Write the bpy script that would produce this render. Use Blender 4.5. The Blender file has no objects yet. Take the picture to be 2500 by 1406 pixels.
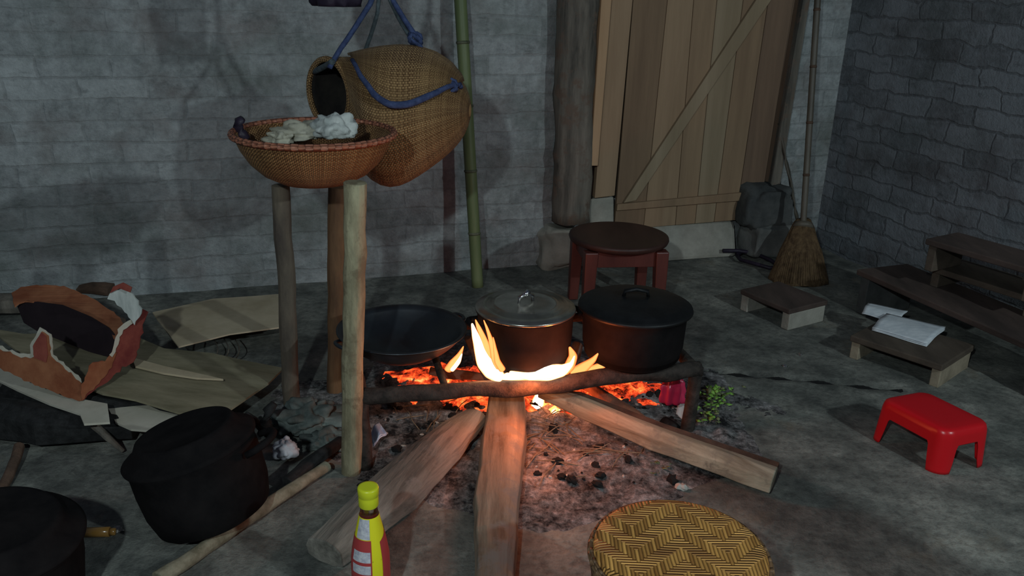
import bpy, math, random
from mathutils import Vector, Matrix, noise
from mathutils.geometry import tessellate_polygon
random.seed(7)
sc = bpy.context.scene
COL = sc.collection
# ---------------------------------------------------------------- camera
FP, PITCH, ROLL, CH = 2100.0, math.radians(20), math.radians(1.7), 1.2
cF = Vector((0, math.cos(PITCH), -math.sin(PITCH)))
_R0, _U0 = Vector((1, 0, 0)), Vector((0, math.sin(PITCH), math.cos(PITCH)))
cR = math.cos(ROLL) * _R0 + math.sin(ROLL) * _U0
cU = -math.sin(ROLL) * _R0 + math.cos(ROLL) * _U0
cC = Vector((0, 0, CH))
cam_d = bpy.data.cameras.new('camera')
cam_d.sensor_width = 36
cam_d.lens = FP * 36 / 2500
cam_d.clip_start = 0.02
cam = bpy.data.objects.new('camera', cam_d)
COL.objects.link(cam)
cam.matrix_world = Matrix(((cR.x, cU.x, -cF.x, 0), (cR.y, cU.y, -cF.y, 0), (cR.z, cU.z, -cF.z, CH), (0, 0, 0, 1)))
sc.camera = cam
# ---------------------------------------------------------------- view, world, lights
sc.view_settings.view_transform = 'Standard'
sc.view_settings.look = 'None'
sc.view_settings.gamma = 1
sc.view_settings.use_curve_mapping = False
sc.view_settings.exposure = 0.0
w = bpy.data.worlds.new('world')
sc.world = w
w.use_nodes = True
w.node_tree.nodes['Background'].inputs[0].default_value = (0.55, 0.66, 1.0, 1)
w.node_tree.nodes['Background'].inputs[1].default_value = 0.055


def lamp(name, loc, power, color, radius):
    l = bpy.data.lights.new(name, 'POINT')
    l.energy = power
    l.color = color
    l.shadow_soft_size = radius
    o = bpy.data.objects.new(name, l)
    o.location = loc
    COL.objects.link(o)
    return o


L1 = Vector((-0.48, -0.55, 1.74))
lamp('ceiling_bulb', L1, 92, (0.81, 0.96, 1.0), 0.035)
LS = Vector((2.6, -0.45, 2.12))
lamp('side_bulb', LS, 135, (0.80, 0.95, 1.0), 0.05)


# ---------------------------------------------------------------- geometry helpers
def ray(px, py):
    return cF + (px - 1250) / FP * cR - (py - 703) / FP * cU


def FL(px, py, z=0.0):
    d = ray(px, py)
    return cC + d * ((z - CH) / d.z)


def PY(px, py, y):
    d = ray(px, py)
    return cC + d * (y / d.y)


def PPL(px, py, p0, n):
    d = ray(px, py)
    return cC + d * ((p0 - cC).dot(n) / d.dot(n))


WORLD = {}


class G:
    def __init__(s):
        s.v, s.f, s.uv, s.sm = [], [], {}, []

    def add(s, vs, fs, smooth=True, uvs=None):
        o = len(s.v)
        s.v += [Vector(v) for v in vs]
        for i, f in enumerate(fs):
            s.f.append([k + o for k in f])
            s.sm.append(smooth)
            if uvs:
                s.uv[len(s.f) - 1] = uvs[i]
        return s

    def box(s, c, dx, dy, dz):
        c = Vector(c)
        vs = [c + dx * a + dy * b + dz * e for a in (-.5, .5) for b in (-.5, .5) for e in (-.5, .5)]
        return s.add(vs, [(0, 1, 3, 2), (4, 6, 7, 5), (0, 4, 5, 1), (2, 3, 7, 6), (0, 2, 6, 4), (1, 5, 7, 3)], False)

    def hexa(s, bot, top):
        return s.add(list(bot) + list(top), [(3, 2, 1, 0), (4, 5, 6, 7), (0, 1, 5, 4), (1, 2, 6, 5), (2, 3, 7, 6), (3, 0, 4, 7)], False)

    def prism(s, pts, ext, flat=None):
        n = len(pts)
        tri = tessellate_polygon([[Vector((p[0], p[1], 0)) for p in (flat or pts)]])
        vs = list(pts) + [p + ext for p in pts]
        fs = [tuple(t) for t in tri] + [tuple(i + n for i in reversed(t)) for t in tri]
        fs += [(i, (i + 1) % n, (i + 1) % n + n, i + n) for i in range(n)]
        return s.add(vs, fs, False)

    def loft(s, rings, close=True, caps=(True, True), smooth=True, uvsc=None):
        n = len(rings[0])
        vs = [p for r in rings for p in r]
        fs, uvs = [], []
        vv = 0
        for i in range(len(rings) - 1):
            dv = (rings[i + 1][0] - rings[i][0]).length
            for j in range(n if close else n - 1):
                k = (j + 1) % n
                fs.append((i * n + j, i * n + k, (i + 1) * n + k, (i + 1) * n + j))
                if uvsc:
                    u0, u1 = j / n * uvsc, (j + 1) / n * uvsc
                    uvs.append(((u0, vv), (u1, vv), (u1, vv + dv), (u0, vv + dv)))
            vv += dv
        if caps[0]:
            fs.append(tuple(reversed(range(n))))
            uvs.append([(0, 0)] * n)
        if caps[1]:
            fs.append(tuple((len(rings) - 1) * n + j for j in range(n)))
            uvs.append([(0, 0)] * n)
        return s.add(vs, fs, smooth, uvs if uvsc else None)

    def lathe(s, prof, c, n=48, rot=None, caps=(False, False), uvsc=None, sx=1.0, wob=0.0):
        c = Vector(c)
        rings = []
        for (r, z) in prof:
            ring = []
            for j in range(n):
                a = 2 * math.pi * j / n
                rr = max(r, 1e-5) * (1 + wob * math.sin(3 * a + z * 20))
                p = Vector((rr * math.cos(a) * sx, rr * math.sin(a), z))
                if rot:
                    p = rot @ p
                ring.append(c + p)
            rings.append(ring)
        return s.loft(rings, caps=caps, uvsc=uvsc)

    def tube(s, pts, rad, n=10, prof=None, up=Vector((0, 0, 1)), jit=0.0, caps=(True, True), smooth=True, uvsc=None):
        pts = [Vector(p) for p in pts]
        if not hasattr(rad, '__len__'):
            rad = [rad] * len(pts)
        rings = []
        for i, p in enumerate(pts):
            t = (pts[min(i + 1, len(pts) - 1)] - pts[max(i - 1, 0)]).normalized()
            u = up if abs(t.dot(up)) < .95 else Vector((0, 1, 0))
            a = t.cross(u).normalized()
            b = a.cross(t).normalized()
            ring = []
            pr = prof or [(math.cos(2 * math.pi * k / n), math.sin(2 * math.pi * k / n)) for k in range(n)]
            for (x, y) in pr:
                q = p + (a * x + b * y) * rad[i]
                if jit:
                    q = q + noise.noise_vector(q * 14 + Vector((5, 5, 5))) * jit
                ring.append(q)
            rings.append(ring)
        return s.loft(rings, caps=caps, smooth=smooth, uvsc=uvsc)

    def build(s, name, mat, parent=None, label=None, cat=None, group=None, kind=None, bevel=0, solid=0, sub=0, mat2=None):
        if parent is not None:
            org = WORLD[parent.name]
        else:
            zs = min(v.z for v in s.v)
            xs = sum(v.x for v in s.v) / len(s.v)
            ys = sum(v.y for v in s.v) / len(s.v)
            org = Vector((xs, ys, zs))
        me = bpy.data.meshes.new(name)
        me.from_pydata([v - org for v in s.v], [], s.f)
        me.polygons.foreach_set('use_smooth', s.sm)
        if s.uv:
            lay = me.uv_layers.new(name='UVMap')
            for p in me.polygons:
                q = s.uv.get(p.index)
                if q:
                    for li, c in zip(p.loop_indices, q):
                        lay.data[li].uv = c
        me.materials.append(mat)
        if mat2:
            me.materials.append(mat2)
        me.update()
        o = bpy.data.objects.new(name, me)
        COL.objects.link(o)
        if parent is not None:
            o.parent = parent
        else:
            o.location = org
        WORLD[o.name] = org
        if bevel:
            m = o.modifiers.new('bevel', 'BEVEL')
            m.width = bevel
            m.segments = 2
            m.limit_method = 'ANGLE'
        if sub:
            m = o.modifiers.new('sub', 'SUBSURF')
            m.levels = m.render_levels = sub
        if solid:
            m = o.modifiers.new('solid', 'SOLIDIFY')
            m.thickness = solid
            m.offset = 0
            if mat2:
                m.material_offset = 1
        tag(o, label, cat, group, kind)
        return o


def tag(o, label=None, cat=None, group=None, kind=None):
    if label: o['label'] = label
    if cat: o['category'] = cat
    if group: o['group'] = group
    if kind: o['kind'] = kind


def thing(name, loc, label, cat, group=None):
    o = bpy.data.objects.new(name, None)
    o.empty_display_size = .05
    COL.objects.link(o)
    o.location = loc
    WORLD[o.name] = Vector(loc)
    tag(o, label, cat, group)
    return o


def lerp(a, b, t):
    return a + (b - a) * t


def path(a, b, n, bend=0.0, seed=0):
    a, b = Vector(a), Vector(b)
    out = []
    for i in range(n + 1):
        t = i / n
        p = lerp(a, b, t)
        if bend:
            p = p + noise.noise_vector(Vector((t * 2.3 + seed * 7.1, seed, 1.7))) * bend * math.sin(math.pi * min(1, max(0, t)) * .9 + .15)
        out.append(p)
    return out


# ---------------------------------------------------------------- materials
class NT:
    def __init__(s, name):
        s.m = bpy.data.materials.new(name)
        s.m.use_nodes = True
        s.t = s.m.node_tree
        s.b = s.t.nodes['Principled BSDF']
        s.out = s.t.nodes['Material Output']

    def n(s, typ, **kw):
        nd = s.t.nodes.new(typ)
        for k, v in kw.items():
            if k.startswith('i_'):
                nd.inputs[k[2:].replace('_', ' ')].default_value = v
            else:
                setattr(nd, k, v)
        return nd

    def l(s, a, b):
        s.t.links.new(a, b)

    def math(s, op, a, b=None, c=None):
        nd = s.t.nodes.new('ShaderNodeMath')
        nd.operation = op
        for i, x in enumerate((a, b, c)):
            if x is None: continue
            if isinstance(x, (int, float)):
                nd.inputs[i].default_value = x
            else:
                s.l(x, nd.inputs[i])
        return nd.outputs[0]

    def mix(s, fac, a, b):
        nd = s.t.nodes.new('ShaderNodeMix')
        nd.data_type = 'RGBA'
        for i, x in ((0, fac), (6, a), (7, b)):
            if isinstance(x, (int, float)):
                nd.inputs[i].default_value = x
            elif isinstance(x, tuple):
                nd.inputs[i].default_value = (*x, 1) if len(x) == 3 else x
            else:
                s.l(x, nd.inputs[i])
        return nd.outputs[2]

    def ramp(s, fac, stops):
        nd = s.t.nodes.new('ShaderNodeValToRGB')
        e = nd.color_ramp.elements
        while len(e) < len(stops): e.new(0.5)
        for k, (p, c) in enumerate(stops):
            e[k].position = p
            e[k].color = (*c, 1) if isinstance(c, tuple) else (c, c, c, 1)
        s.l(fac, nd.inputs[0])
        return nd.outputs[0]

    def coords(s, scale=(1, 1, 1), kind='Object'):
        tc = s.n('ShaderNodeTexCoord')
        mp = s.n('ShaderNodeMapping')
        mp.inputs['Scale'].default_value = scale
        s.l(tc.outputs[kind], mp.inputs[0])
        return mp.outputs[0]

    def noise(s, vec, scale, detail=4, rough=.6, dist=0.0):
        nd = s.n('ShaderNodeTexNoise')
        nd.inputs['Scale'].default_value = scale
        nd.inputs['Detail'].default_value = detail
        nd.inputs['Roughness'].default_value = rough
        nd.inputs['Distortion'].default_value = dist
        s.l(vec, nd.inputs['Vector'])
        return nd.outputs['Fac']

    def bump(s, h, strength, dist=.01):
        nd = s.n('ShaderNodeBump')
        nd.inputs['Strength'].default_value = strength
        nd.inputs['Distance'].default_value = dist
        s.l(h, nd.inputs['Height'])
        s.l(nd.outputs[0], s.b.inputs['Normal'])

    def base(s, c, rough=.8, metal=0.0, spec=.3):
        if isinstance(c, tuple):
            s.b.inputs['Base Color'].default_value = (*c, 1)
        else:
            s.l(c, s.b.inputs['Base Color'])
        s.b.inputs['Roughness'].default_value = rough
        s.b.inputs['Metallic'].default_value = metal
        s.b.inputs['Specular IOR Level'].default_value = spec
        return s.m


def mott(name, c1, c2, scale=8, stretch=(1, 1, 1), rough=.8, metal=0.0, bump=.3, spec=.3, lo=.35, hi=.65, dist=.005, third=None, rot=None):
    t = NT(name)
    v = t.coords(stretch)
    if rot is not None:
        m1 = t.n('ShaderNodeMapping')
        m1.inputs['Rotation'].default_value = (0, 0, rot)
        t.l(t.coords(), m1.inputs[0])
        m2 = t.n('ShaderNodeMapping')
        m2.inputs['Scale'].default_value = stretch
        t.l(m1.outputs[0], m2.inputs[0])
        v = m2.outputs[0]
    n1 = t.noise(v, scale, 6, .65)
    col = t.ramp(n1, [(lo, c1), (hi, c2)])
    n2 = t.noise(v, scale * 5, 4, .7)
    col = t.mix(t.math('MULTIPLY', n2, .35), col, tuple(x * .5 for x in c1))
    if third:
        n3 = t.noise(t.coords(), scale * .6, 5, .7)
        col = t.mix(t.ramp(n3, [(.52, 0.0), (.62, 1.0)]), col, third)
    t.bump(t.math('ADD', n1, t.math('MULTIPLY', n2, .5)), bump, dist)
    return t.base(col, rough, metal, spec)


def weave(name, c1, c2, su, sv, kind='UV', twill=False, spec=.35, rough=.55):
    t = NT(name)
    v = t.coords((su, sv, 1), kind)
    sp = t.n('ShaderNodeSeparateXYZ')
    wob = t.noise(t.coords((1, 1, 1)), 9, 2)
    t.l(v, sp.inputs[0])
    u = t.math('ADD', sp.outputs[0], t.math('MULTIPLY', wob, .8))
    vv = t.math('ADD', sp.outputs[1], t.math('MULTIPLY', wob, .6))
    iu, iv = t.math('FLOOR', u), t.math('FLOOR', vv)
    if twill:
        k = t.math('ADD', iv, t.math('PINGPONG', iu, 12))
        sel = t.math('LESS_THAN', t.math('MODULO', t.math('ADD', k, 800), 10), 5)
    else:
        sel = t.math('LESS_THAN', t.math('MODULO', t.math('ADD', t.math('ADD', iu, iv), 4000), 2), 1)
    hu = t.math('SINE', t.math('MULTIPLY', t.math('FRACT', u), math.pi))
    hv = t.math('SINE', t.math('MULTIPLY', t.math('FRACT', vv), math.pi))

    def rnd(x):
        wn = t.n('ShaderNodeTexWhiteNoise')
        wn.noise_dimensions = '1D'
        t.l(x, wn.inputs['W'])
        return wn.outputs[0]
    h = t.math('ADD', t.math('MULTIPLY', hv, sel), t.math('MULTIPLY', hu, t.math('SUBTRACT', 1, sel)))
    r = t.math('ADD', t.math('MULTIPLY', rnd(iv), sel), t.math('MULTIPLY', rnd(t.math('ADD', iu, 77)), t.math('SUBTRACT', 1, sel)))
    stain = t.noise(t.coords(), 5, 5, .7)
    f = t.math('ADD', t.math('MULTIPLY', r, .5), t.math('MULTIPLY', stain, .55))
    col = t.ramp(f, [(.2, c1), (.85, c2)])
    col = t.mix(t.ramp(h, [(.0, .9), (.45, 0.0)]), col, tuple(x * .3 for x in c1))
    t.bump(h, .9, .004)
    return t.base(col, rough, 0, spec)


def glow(name, stops, strength, scale=30, stretch=(1, 1, 1)):
    t = NT(name)
    v = t.coords(stretch)
    n1 = t.noise(v, scale, 5, .7)
    col = t.ramp(n1, stops)
    t.l(col, t.b.inputs['Emission Color'])
    t.b.inputs['Emission Strength'].default_value = strength
    t.bump(n1, .5)
    return t.base((.03, .025, .025), .95, 0, .1)


# wall: whitewashed rough brick
def brickmat(name, c_hi, c_lo, c_mortar, off, mk=.2, bk=.12, bs=.22, wv=1.0):
    t = NT(name)
    tc = t.n('ShaderNodeTexCoord')
    sp = t.n('ShaderNodeSeparateXYZ')
    t.l(tc.outputs['Object'], sp.inputs[0])
    cb = t.n('ShaderNodeCombineXYZ')
    d1 = t.noise(tc.outputs['Object'], 6, 3)
    t.l(t.math('ADD', sp.outputs[0], t.math('MULTIPLY', d1, .05 * wv)), cb.inputs[0])
    t.l(t.math('ADD', t.math('ADD', sp.outputs[2], off), t.math('MULTIPLY', d1, .035 * wv)), cb.inputs[1])
    br = t.n('ShaderNodeTexBrick')
    br.inputs['Scale'].default_value = 1.0
    br.inputs['Brick Width'].default_value = .23
    br.inputs['Row Height'].default_value = .076
    br.inputs['Mortar Size'].default_value = .007
    br.inputs['Mortar Smooth'].default_value = .7
    br.inputs['Color1'].default_value = (.15, .15, .15, 1)
    br.inputs['Color2'].default_value = (1, 1, 1, 1)
    br.inputs['Mortar'].default_value = (.5, .5, .5, 1)
    t.l(cb.outputs[0], br.inputs['Vector'])
    big = t.noise(tc.outputs['Object'], 2.2, 6, .65)
    fine = t.noise(tc.outputs['Object'], 26, 6, .75)
    hue = t.noise(t.coords((1, 1, 1.3)), 4.2, 4, .6)
    f = t.math('ADD', t.math('MULTIPLY', br.outputs['Color'], bk), t.math('ADD', t.math('MULTIPLY', big, .5), t.math('MULTIPLY', fine, .55)))
    col = t.ramp(f, [(.40, c_lo), (.74, c_hi)])
    col = t.mix(t.ramp(hue, [(.5, 0.0), (.68, .5)]), col, (c_lo[0] * 1.15, c_lo[1] * .85, c_lo[2] * .78))
    st = t.noise(t.coords((1, 1, 1.6)), 1.3, 5, .7)
    col = t.mix(t.ramp(st, [(.48, 0.0), (.66, .55)]), col, (c_lo[0] * .75, c_lo[1] * .85, c_lo[2] * .72))
    st2 = t.noise(t.coords((1.2, 1, 3)), 7.0, 5, .75)
    col = t.mix(t.ramp(st2, [(.56, 0.0), (.7, .5)]), col, (c_lo[0] * .6, c_lo[1] * .62, c_lo[2] * .6))
    col = t.mix(t.math('MULTIPLY', br.outputs['Fac'], mk), col, c_mortar)
    h = t.math('ADD', t.math('MULTIPLY', br.outputs['Fac'], -bs), t.math('MULTIPLY', fine, 1.1))
    t.bump(h, .8, .012)
    return t.base(col, .93, 0, .15)


M = {}
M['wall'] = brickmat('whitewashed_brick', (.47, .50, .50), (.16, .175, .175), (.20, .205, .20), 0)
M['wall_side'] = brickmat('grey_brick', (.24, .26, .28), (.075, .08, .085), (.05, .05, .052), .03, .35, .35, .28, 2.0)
# floor
t = NT('dirty_concrete')
v = t.coords()
a = t.noise(v, 1.6, 6, .65)
b = t.noise(v, 9, 6, .7)
c = t.noise(v, 45, 5, .75)
col = t.ramp(t.math('ADD', t.math('MULTIPLY', a, .45), t.math('MULTIPLY', b, .55)), [(.38, (.075, .08, .072)), (.52, (.19, .195, .17)), (.66, (.36, .36, .31))])
col = t.mix(t.ramp(c, [(.3, .65), (.55, 0.0)]), col, (.05, .05, .048))
col = t.mix(t.ramp(t.noise(v, 3.3, 5, .7), [(.58, 0.0), (.7, .4)]), col, (.25, .19, .12))
gA, gB = FL(1690, 901), FL(2205, 950)
gd_ = (gB - gA).normalized()
gn_ = Vector((-gd_.y, gd_.x, 0))


def dotc(vec, d, o):
    nd = t.n('ShaderNodeVectorMath')
    nd.operation = 'DOT_PRODUCT'
    t.l(vec, nd.inputs[0])
    nd.inputs[1].default_value = d
    return t.math('SUBTRACT', nd.outputs['Value'], o)


geo = t.n('ShaderNodeNewGeometry')
pos = geo.outputs['Position']
dist = t.math('ADD', t.math('ABSOLUTE', dotc(pos, gn_, gA.dot(gn_))), t.math('MULTIPLY', b, .004))
lon = t.math('ABSOLUTE', dotc(pos, gd_, (gA + gB).dot(gd_) / 2))
crack = t.math('MULTIPLY', t.math('LESS_THAN', dist, .010), t.math('LESS_THAN', lon, (gB - gA).length / 2))
col = t.mix(crack, col, (.012, .012, .012))
h_ = t.math('SUBTRACT', t.math('ADD', b, c), t.math('MULTIPLY', crack, 2.0))
t.bump(h_, .6, .007)
M['floor'] = t.base(col, .8, 0, .3)
# ash
t = NT('grey_ash')
v = t.coords()
a = t.noise(v, 9, 6, .7)
c = t.noise(v, 48, 6, .8)
col = t.ramp(t.math('ADD', t.math('MULTIPLY', a, .5), t.math('MULTIPLY', c, .5)), [(.41, (.02, .02, .021)), (.48, (.13, .128, .125)), (.54, (.26, .255, .25)), (.62, (.55, .54, .53))])
t.bump(t.math('ADD', a, c), .9, .012)
M['ash'] = t.base(col, .95, 0, .1)
M['log'] = mott('split_firewood', (.13, .10, .07), (.44, .36, .26), 16, (1, .10, 1), .85, 0, .7, third=(.20, .185, .16))
M['log_l'] = mott('grey_split_firewood', (.10, .095, .08), (.36, .335, .28), 18, (.09, 1, 1), .85, 0, .9, third=(.18, .17, .15), rot=math.radians(-72))
M['log_r'] = mott('pale_split_wood', (.25, .205, .135), (.66, .60, .44), 20, (.07, 1, 1), .75, 0, .6, rot=math.radians(41), third=(.26, .23, .17))
M['stick'] = mott('dry_grey_stick', (.14, .125, .08), (.34, .31, .22), 22, (1, 1, 1), .85, 0, .5)
M['bark'] = mott('dark_bark', (.06, .04, .03), (.15, .09, .06), 16, (1, 1, 1), .9, 0, .8)
M['redbark'] = mott('reddish_bark', (.16, .06, .04), (.34, .14, .08), 16, (1, 1, 1), .9, 0, .8)
M['greywood'] = mott('weathered_wood', (.07, .065, .055), (.24, .21, .17), 18, (1, 1, .09), .85, 0, .8, third=(.14, .10, .075))
M['post'] = mott('yellowed_post_wood', (.19, .165, .10), (.42, .38, .24), 26, (1, 1, .3), .85, 0, .6, third=(.17, .14, .085))
M['post_red'] = mott('reddish_post_wood', (.09, .045, .025), (.28, .15, .07), 10, (1, 1, .2), .8, 0, .4)
M['post_dark'] = mott('dark_post_wood', (.07, .055, .045), (.21, .17, .12), 9, (1, 1, .3), .85, 0, .5)
M['door'] = [mott('door_board_%d' % i, c1, c2, 9, (1, 1, .07), .75, 0, .25) for i, (c1, c2) in enumerate([
    ((.20, .13, .08), (.30, .20, .12)), ((.30, .20, .12), (.42, .29, .18)), ((.25, .165, .10), (.37, .25, .15)), ((.28, .21, .13), (.38, .29, .19)), ((.14, .09, .06), (.24, .155, .10))])]
M['doorlight'] = mott('fresh_board', (.42, .26, .14), (.56, .37, .22), 9, (1, 1, .07), .7, 0, .2)
M['stone'] = mott('pale_stone', (.26, .25, .21), (.44, .42, .36), 7, (1, 1, 1), .9, 0, .7)
M['midstone'] = mott('mid_grey_stone', (.10, .105, .10), (.20, .20, .185), 7, (1, 1, 1), .9, 0, .7)  # grey between the pale and the dark stone
M['darkstone'] = mott('dark_stone', (.05, .055, .055), (.12, .125, .12), 7, (1, 1, 1), .9, 0, .7)
M['redwood'] = mott('red_varnished_wood', (.06, .014, .011), (.13, .034, .025), 7, (1, 1, .3), .45, 0, .2, .5)
M['redtop'] = mott('dark_varnished_top', (.032, .014, .011), (.07, .032, .024), 7, (1, .3, 1), .5, 0, .2, .4)
M['brown'] = mott('dark_brown_plank', (.055, .04, .034), (.13, .09, .075), 8, (1, .25, 1), .8, 0, .4)
M['brown2'] = mott('worn_brown_plank', (.065, .05, .038), (.15, .115, .085), 8, (1, .25, 1), .8, 0, .4)
M['endgrain'] = mott('pale_end_board', (.22, .185, .13), (.42, .35, .25), 12, (1, 1, 1), .85, 0, .4)
M['basket'] = weave('brown_wicker', (.16, .08, .032), (.52, .32, .14), 165, 250)
M['bowl'] = weave('amber_wicker', (.17, .075, .028), (.43, .23, .09), 180, 270)
M['rim'] = weave('reddish_rim', (.22, .07, .04), (.42, .17, .10), 120, 60)
M['twill'] = weave('golden_twill', (.30, .13, .03), (.95, .50, .13), 150, 150, 'Object', True)
M['stoolside'] = weave('stool_side_weave', (.13, .07, .035), (.27, .16, .08), 60, 60)
M['soot'] = mott('soot', (.006, .0055, .006), (.014, .012, .012), 12, (1, 1, 1), .9, 0, .3, .08)
M['sootlid'] = mott('sooty_lid', (.005, .0055, .006), (.018, .019, .02), 10, (1, 1, 1), .5, .3, .3, .4)
M['alu'] = mott('scratched_aluminium', (.34, .32, .27), (.56, .54, .48), 14, (1, 1, 1), .26, .9, .06, .5)
M['steel'] = NT('bright_steel').base((.7, .7, .7), .2, 1, .5)
M['iron'] = mott('sooty_iron', (.020, .017, .015), (.075, .06, .05), 30, (1, 1, 1), .8, .2, .8, .3)
M['wok'] = mott('oiled_black_wok', (.010, .014, .018), (.022, .030, .038), 8, (1, 1, 1), .38, .3, .15, 1.0)
M['bamboo'] = mott('green_bamboo', (.11, .15, .06), (.22, .26, .12), 8, (1, 1, .1), .5, 0, .15, .4)
M['bamboo_node'] = mott('pale_bamboo_node', (.05, .06, .03), (.20, .21, .14), 20, (1, 1, 1), .6, 0, .2)
M['handle'] = mott('dry_bamboo', (.05, .042, .032), (.15, .13, .10), 9, (1, 1, .2), .5, 0, .2, .4)
M['straw'] = mott('broom_straw', (.07, .04, .02), (.19, .12, .06), 60, (1, 1, .15), .9, 0, .8)
M['rope'] = mott('blue_rope', (.03, .045, .11), (.07, .10, .22), 60, (1, 1, 1), .8, 0, .6)
M['ropegrey'] = mott('faded_rope', (.05, .065, .075), (.11, .14, .15), 60, (1, 1, 1), .9, 0, .6)
M['redplastic'] = NT('red_plastic').base((.62, .006, .012), .3, 0, .5)
M['paper'] = mott('printed_paper', (.60, .66, .70), (.82, .86, .88), 60, (.4, 1, 1), .8, 0, .1)
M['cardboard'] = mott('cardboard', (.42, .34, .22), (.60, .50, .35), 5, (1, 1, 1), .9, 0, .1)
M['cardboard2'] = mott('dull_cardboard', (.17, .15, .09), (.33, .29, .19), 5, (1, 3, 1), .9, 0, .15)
M['cardwhite'] = mott('pale_cardboard', (.46, .43, .34), (.62, .58, .48), 6, (1, 1, 1), .9, 0, .1)
M['orange'] = mott('orange_printed_card', (.24, .07, .03), (.42, .17, .08), 9, (1, 1, 1), .8, 0, .15)
M['redcard'] = mott('red_printed_card', (.16, .022, .022), (.34, .09, .06), 8, (1, 1, 1), .8, 0, .15)
M['maroon'] = mott('shaded_carton_inside', (.018, .010, .014), (.03, .018, .022), 8, (1, 1, 1), .9, 0, .1)  # dark colour stands in for the shade inside the open carton
M['rag'] = mott('grey_rag', (.06, .075, .07), (.20, .23, .21), 14, (1, 1, 1), .95, 0, .4)
M['ragpale'] = mott('pale_rag', (.40, .40, .42), (.55, .55, .58), 14, (1, 1, 1), .95, 0, .3)
M['cloth'] = mott('cream_cloth', (.28, .265, .20), (.48, .46, .37), 12, (1, 1, 1), .95, 0, .3)
M['clothwhite'] = mott('striped_white_cloth', (.34, .37, .35), (.64, .66, .62), 30, (1, 1, .2), .95, 0, .3)
M['pink'] = NT('pink_plastic_film').base((.55, .03, .09), .25, 0, .6)
M['wrap'] = mott('blue_white_wrapper', (.25, .32, .55), (.72, .75, .82), 22, (1, 1, 1), .35, 0, .2, .6)
M['whiteplastic'] = NT('white_plastic').base((.62, .62, .60), .4, 0, .5)
M['leaf'] = mott('green_herb_leaf', (.12, .30, .03), (.32, .55, .12), 30, (1, 1, 1), .6, 0, .2)
M['leafdull'] = mott('wilted_leaf', (.10, .13, .05), (.24, .26, .13), 30, (1, 1, 1), .8, 0, .2)
M['twig'] = mott('dry_twig', (.16, .12, .08), (.34, .27, .18), 40, (1, 1, 1), .9, 0, .3)
M['char'] = mott('charcoal', (.008, .008, .008), (.03, .03, .03), 40, (1, 1, 1), .8, 0, .6)
M['shell'] = mott('pale_crumb', (.40, .38, .34), (.66, .64, .58), 30, (1, 1, 1), .8, 0, .2)
M['yellow'] = NT('yellow_plastic').base((.62, .66, .02), .35, 0, .5)
M['sauce'] = NT('red_sauce').base((.32, .03, .025), .15, 0, .6)
M['labely'] = NT('yellow_label').base((.80, .74, .02), .4, 0, .4)
M['labelr'] = NT('red_label').base((.42, .05, .05), .4, 0, .4)
M['labelw'] = mott('white_label_print', (.42, .42, .50), (.74, .74, .74), 130, (1, 1, 1), .45, 0, 0)
M['glass'] = NT('clear_glass').base((.85, .80, .72), .08, 0, .5)
M['glass'].node_tree.nodes['Principled BSDF'].inputs['Transmission Weight'].default_value = 1
M['amber'] = NT('amber_plastic').base((.38, .20, .05), .2, 0, .6)
M['darkbag'] = mott('dark_purple_bag', (.014, .010, .02), (.035, .025, .045), 10, (1, 1, 1), .5, 0, .4)
M['palebag'] = mott('pale_plastic_bag', (.20, .17, .26), (.40, .36, .48), 14, (1, 1, 1), .4, 0, .5, .5)
M['ember'] = glow('glowing_ember', [(.40, (.02, .002, .001)), (.52, (.5, .035, .008)), (.62, (1, .16, .03)), (.76, (1, .6, .2))], 1.8, 24)
M['emberhot'] = glow('white_hot_ember', [(.35, (.6, .05, .01)), (.48, (1, .3, .06)), (.6, (1, .8, .45))], 5.0, 22)

M['inside'] = mott('shaded_basket_inside', (.012, .010, .010), (.03, .025, .02), 20, (1, 1, 1), .9, 0, .4)  # near-black colour puts the shade inside the basket mouth into the material

# ---------------------------------------------------------------- room frames
WA, WB = FL(330, 722), FL(1790, 612)
wd = (WB - WA).normalized()
wn = Vector((wd.y, -wd.x, 0))          # towards the camera


def PW(px, py, off=0.0):
    return PPL(px, py, WA + wn * off, wn)


corner = FL(1988, 597)
corner = WA + wd * (corner - WA).dot(wd)
_o = math.radians(3.0)
rd = Vector((wn.x * math.cos(_o) - wn.y * math.sin(_o), wn.x * math.sin(_o) + wn.y * math.cos(_o), 0))   # along the right wall, towards the camera
rn = Vector((rd.y, -rd.x, 0))                                # right wall normal, into the room
UP = Vector((0, 0, 1))


def wallmesh(name, a, d, length, height, mat, n):
    me = bpy.data.meshes.new(name)
    nx, nz = 80, 60
    vs, fs = [], []
    for k in range(nz + 1):
        for i in range(nx + 1):
            x, z = length * i / nx, height * k / nz - .05
            q = a + d * x
            off = noise.noise(Vector((q.x * 5, q.y * 5, z * 7))) * .008
            vs.append((x, off, z))
    for k in range(nz):
        for i in range(nx):
            p = k * (nx + 1) + i
            fs.append((p, p + 1, p + nx + 2, p + nx + 1))
    m = len(vs)
    vs += [(0, .15, -.05), (length, .15, -.05), (length, .15, height - .05), (0, .15, height - .05)]
    fs.append((m + 3, m + 2, m + 1, m))
    me.from_pydata(vs, [], fs)
    for p in me.polygons: p.use_smooth = True
    me.materials.append(mat)
    o = bpy.data.objects.new(name, me)
    COL.objects.link(o)
    y = -n
    o.matrix_world = Matrix(((d.x, y.x, 0, a.x), (d.y, y.y, 0, a.y), (0, 0, 1, 0), (0, 0, 0, 1)))
    o['kind'] = 'structure'
    return o


wallmesh('wall_back', WA - wd * 1.8, wd, (corner - WA).length + 1.8 + .1, 2.7, M['wall'], wn)
wallmesh('wall_right', corner, rd, 5.2, 2.7, M['wall_side'], rn)

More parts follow.
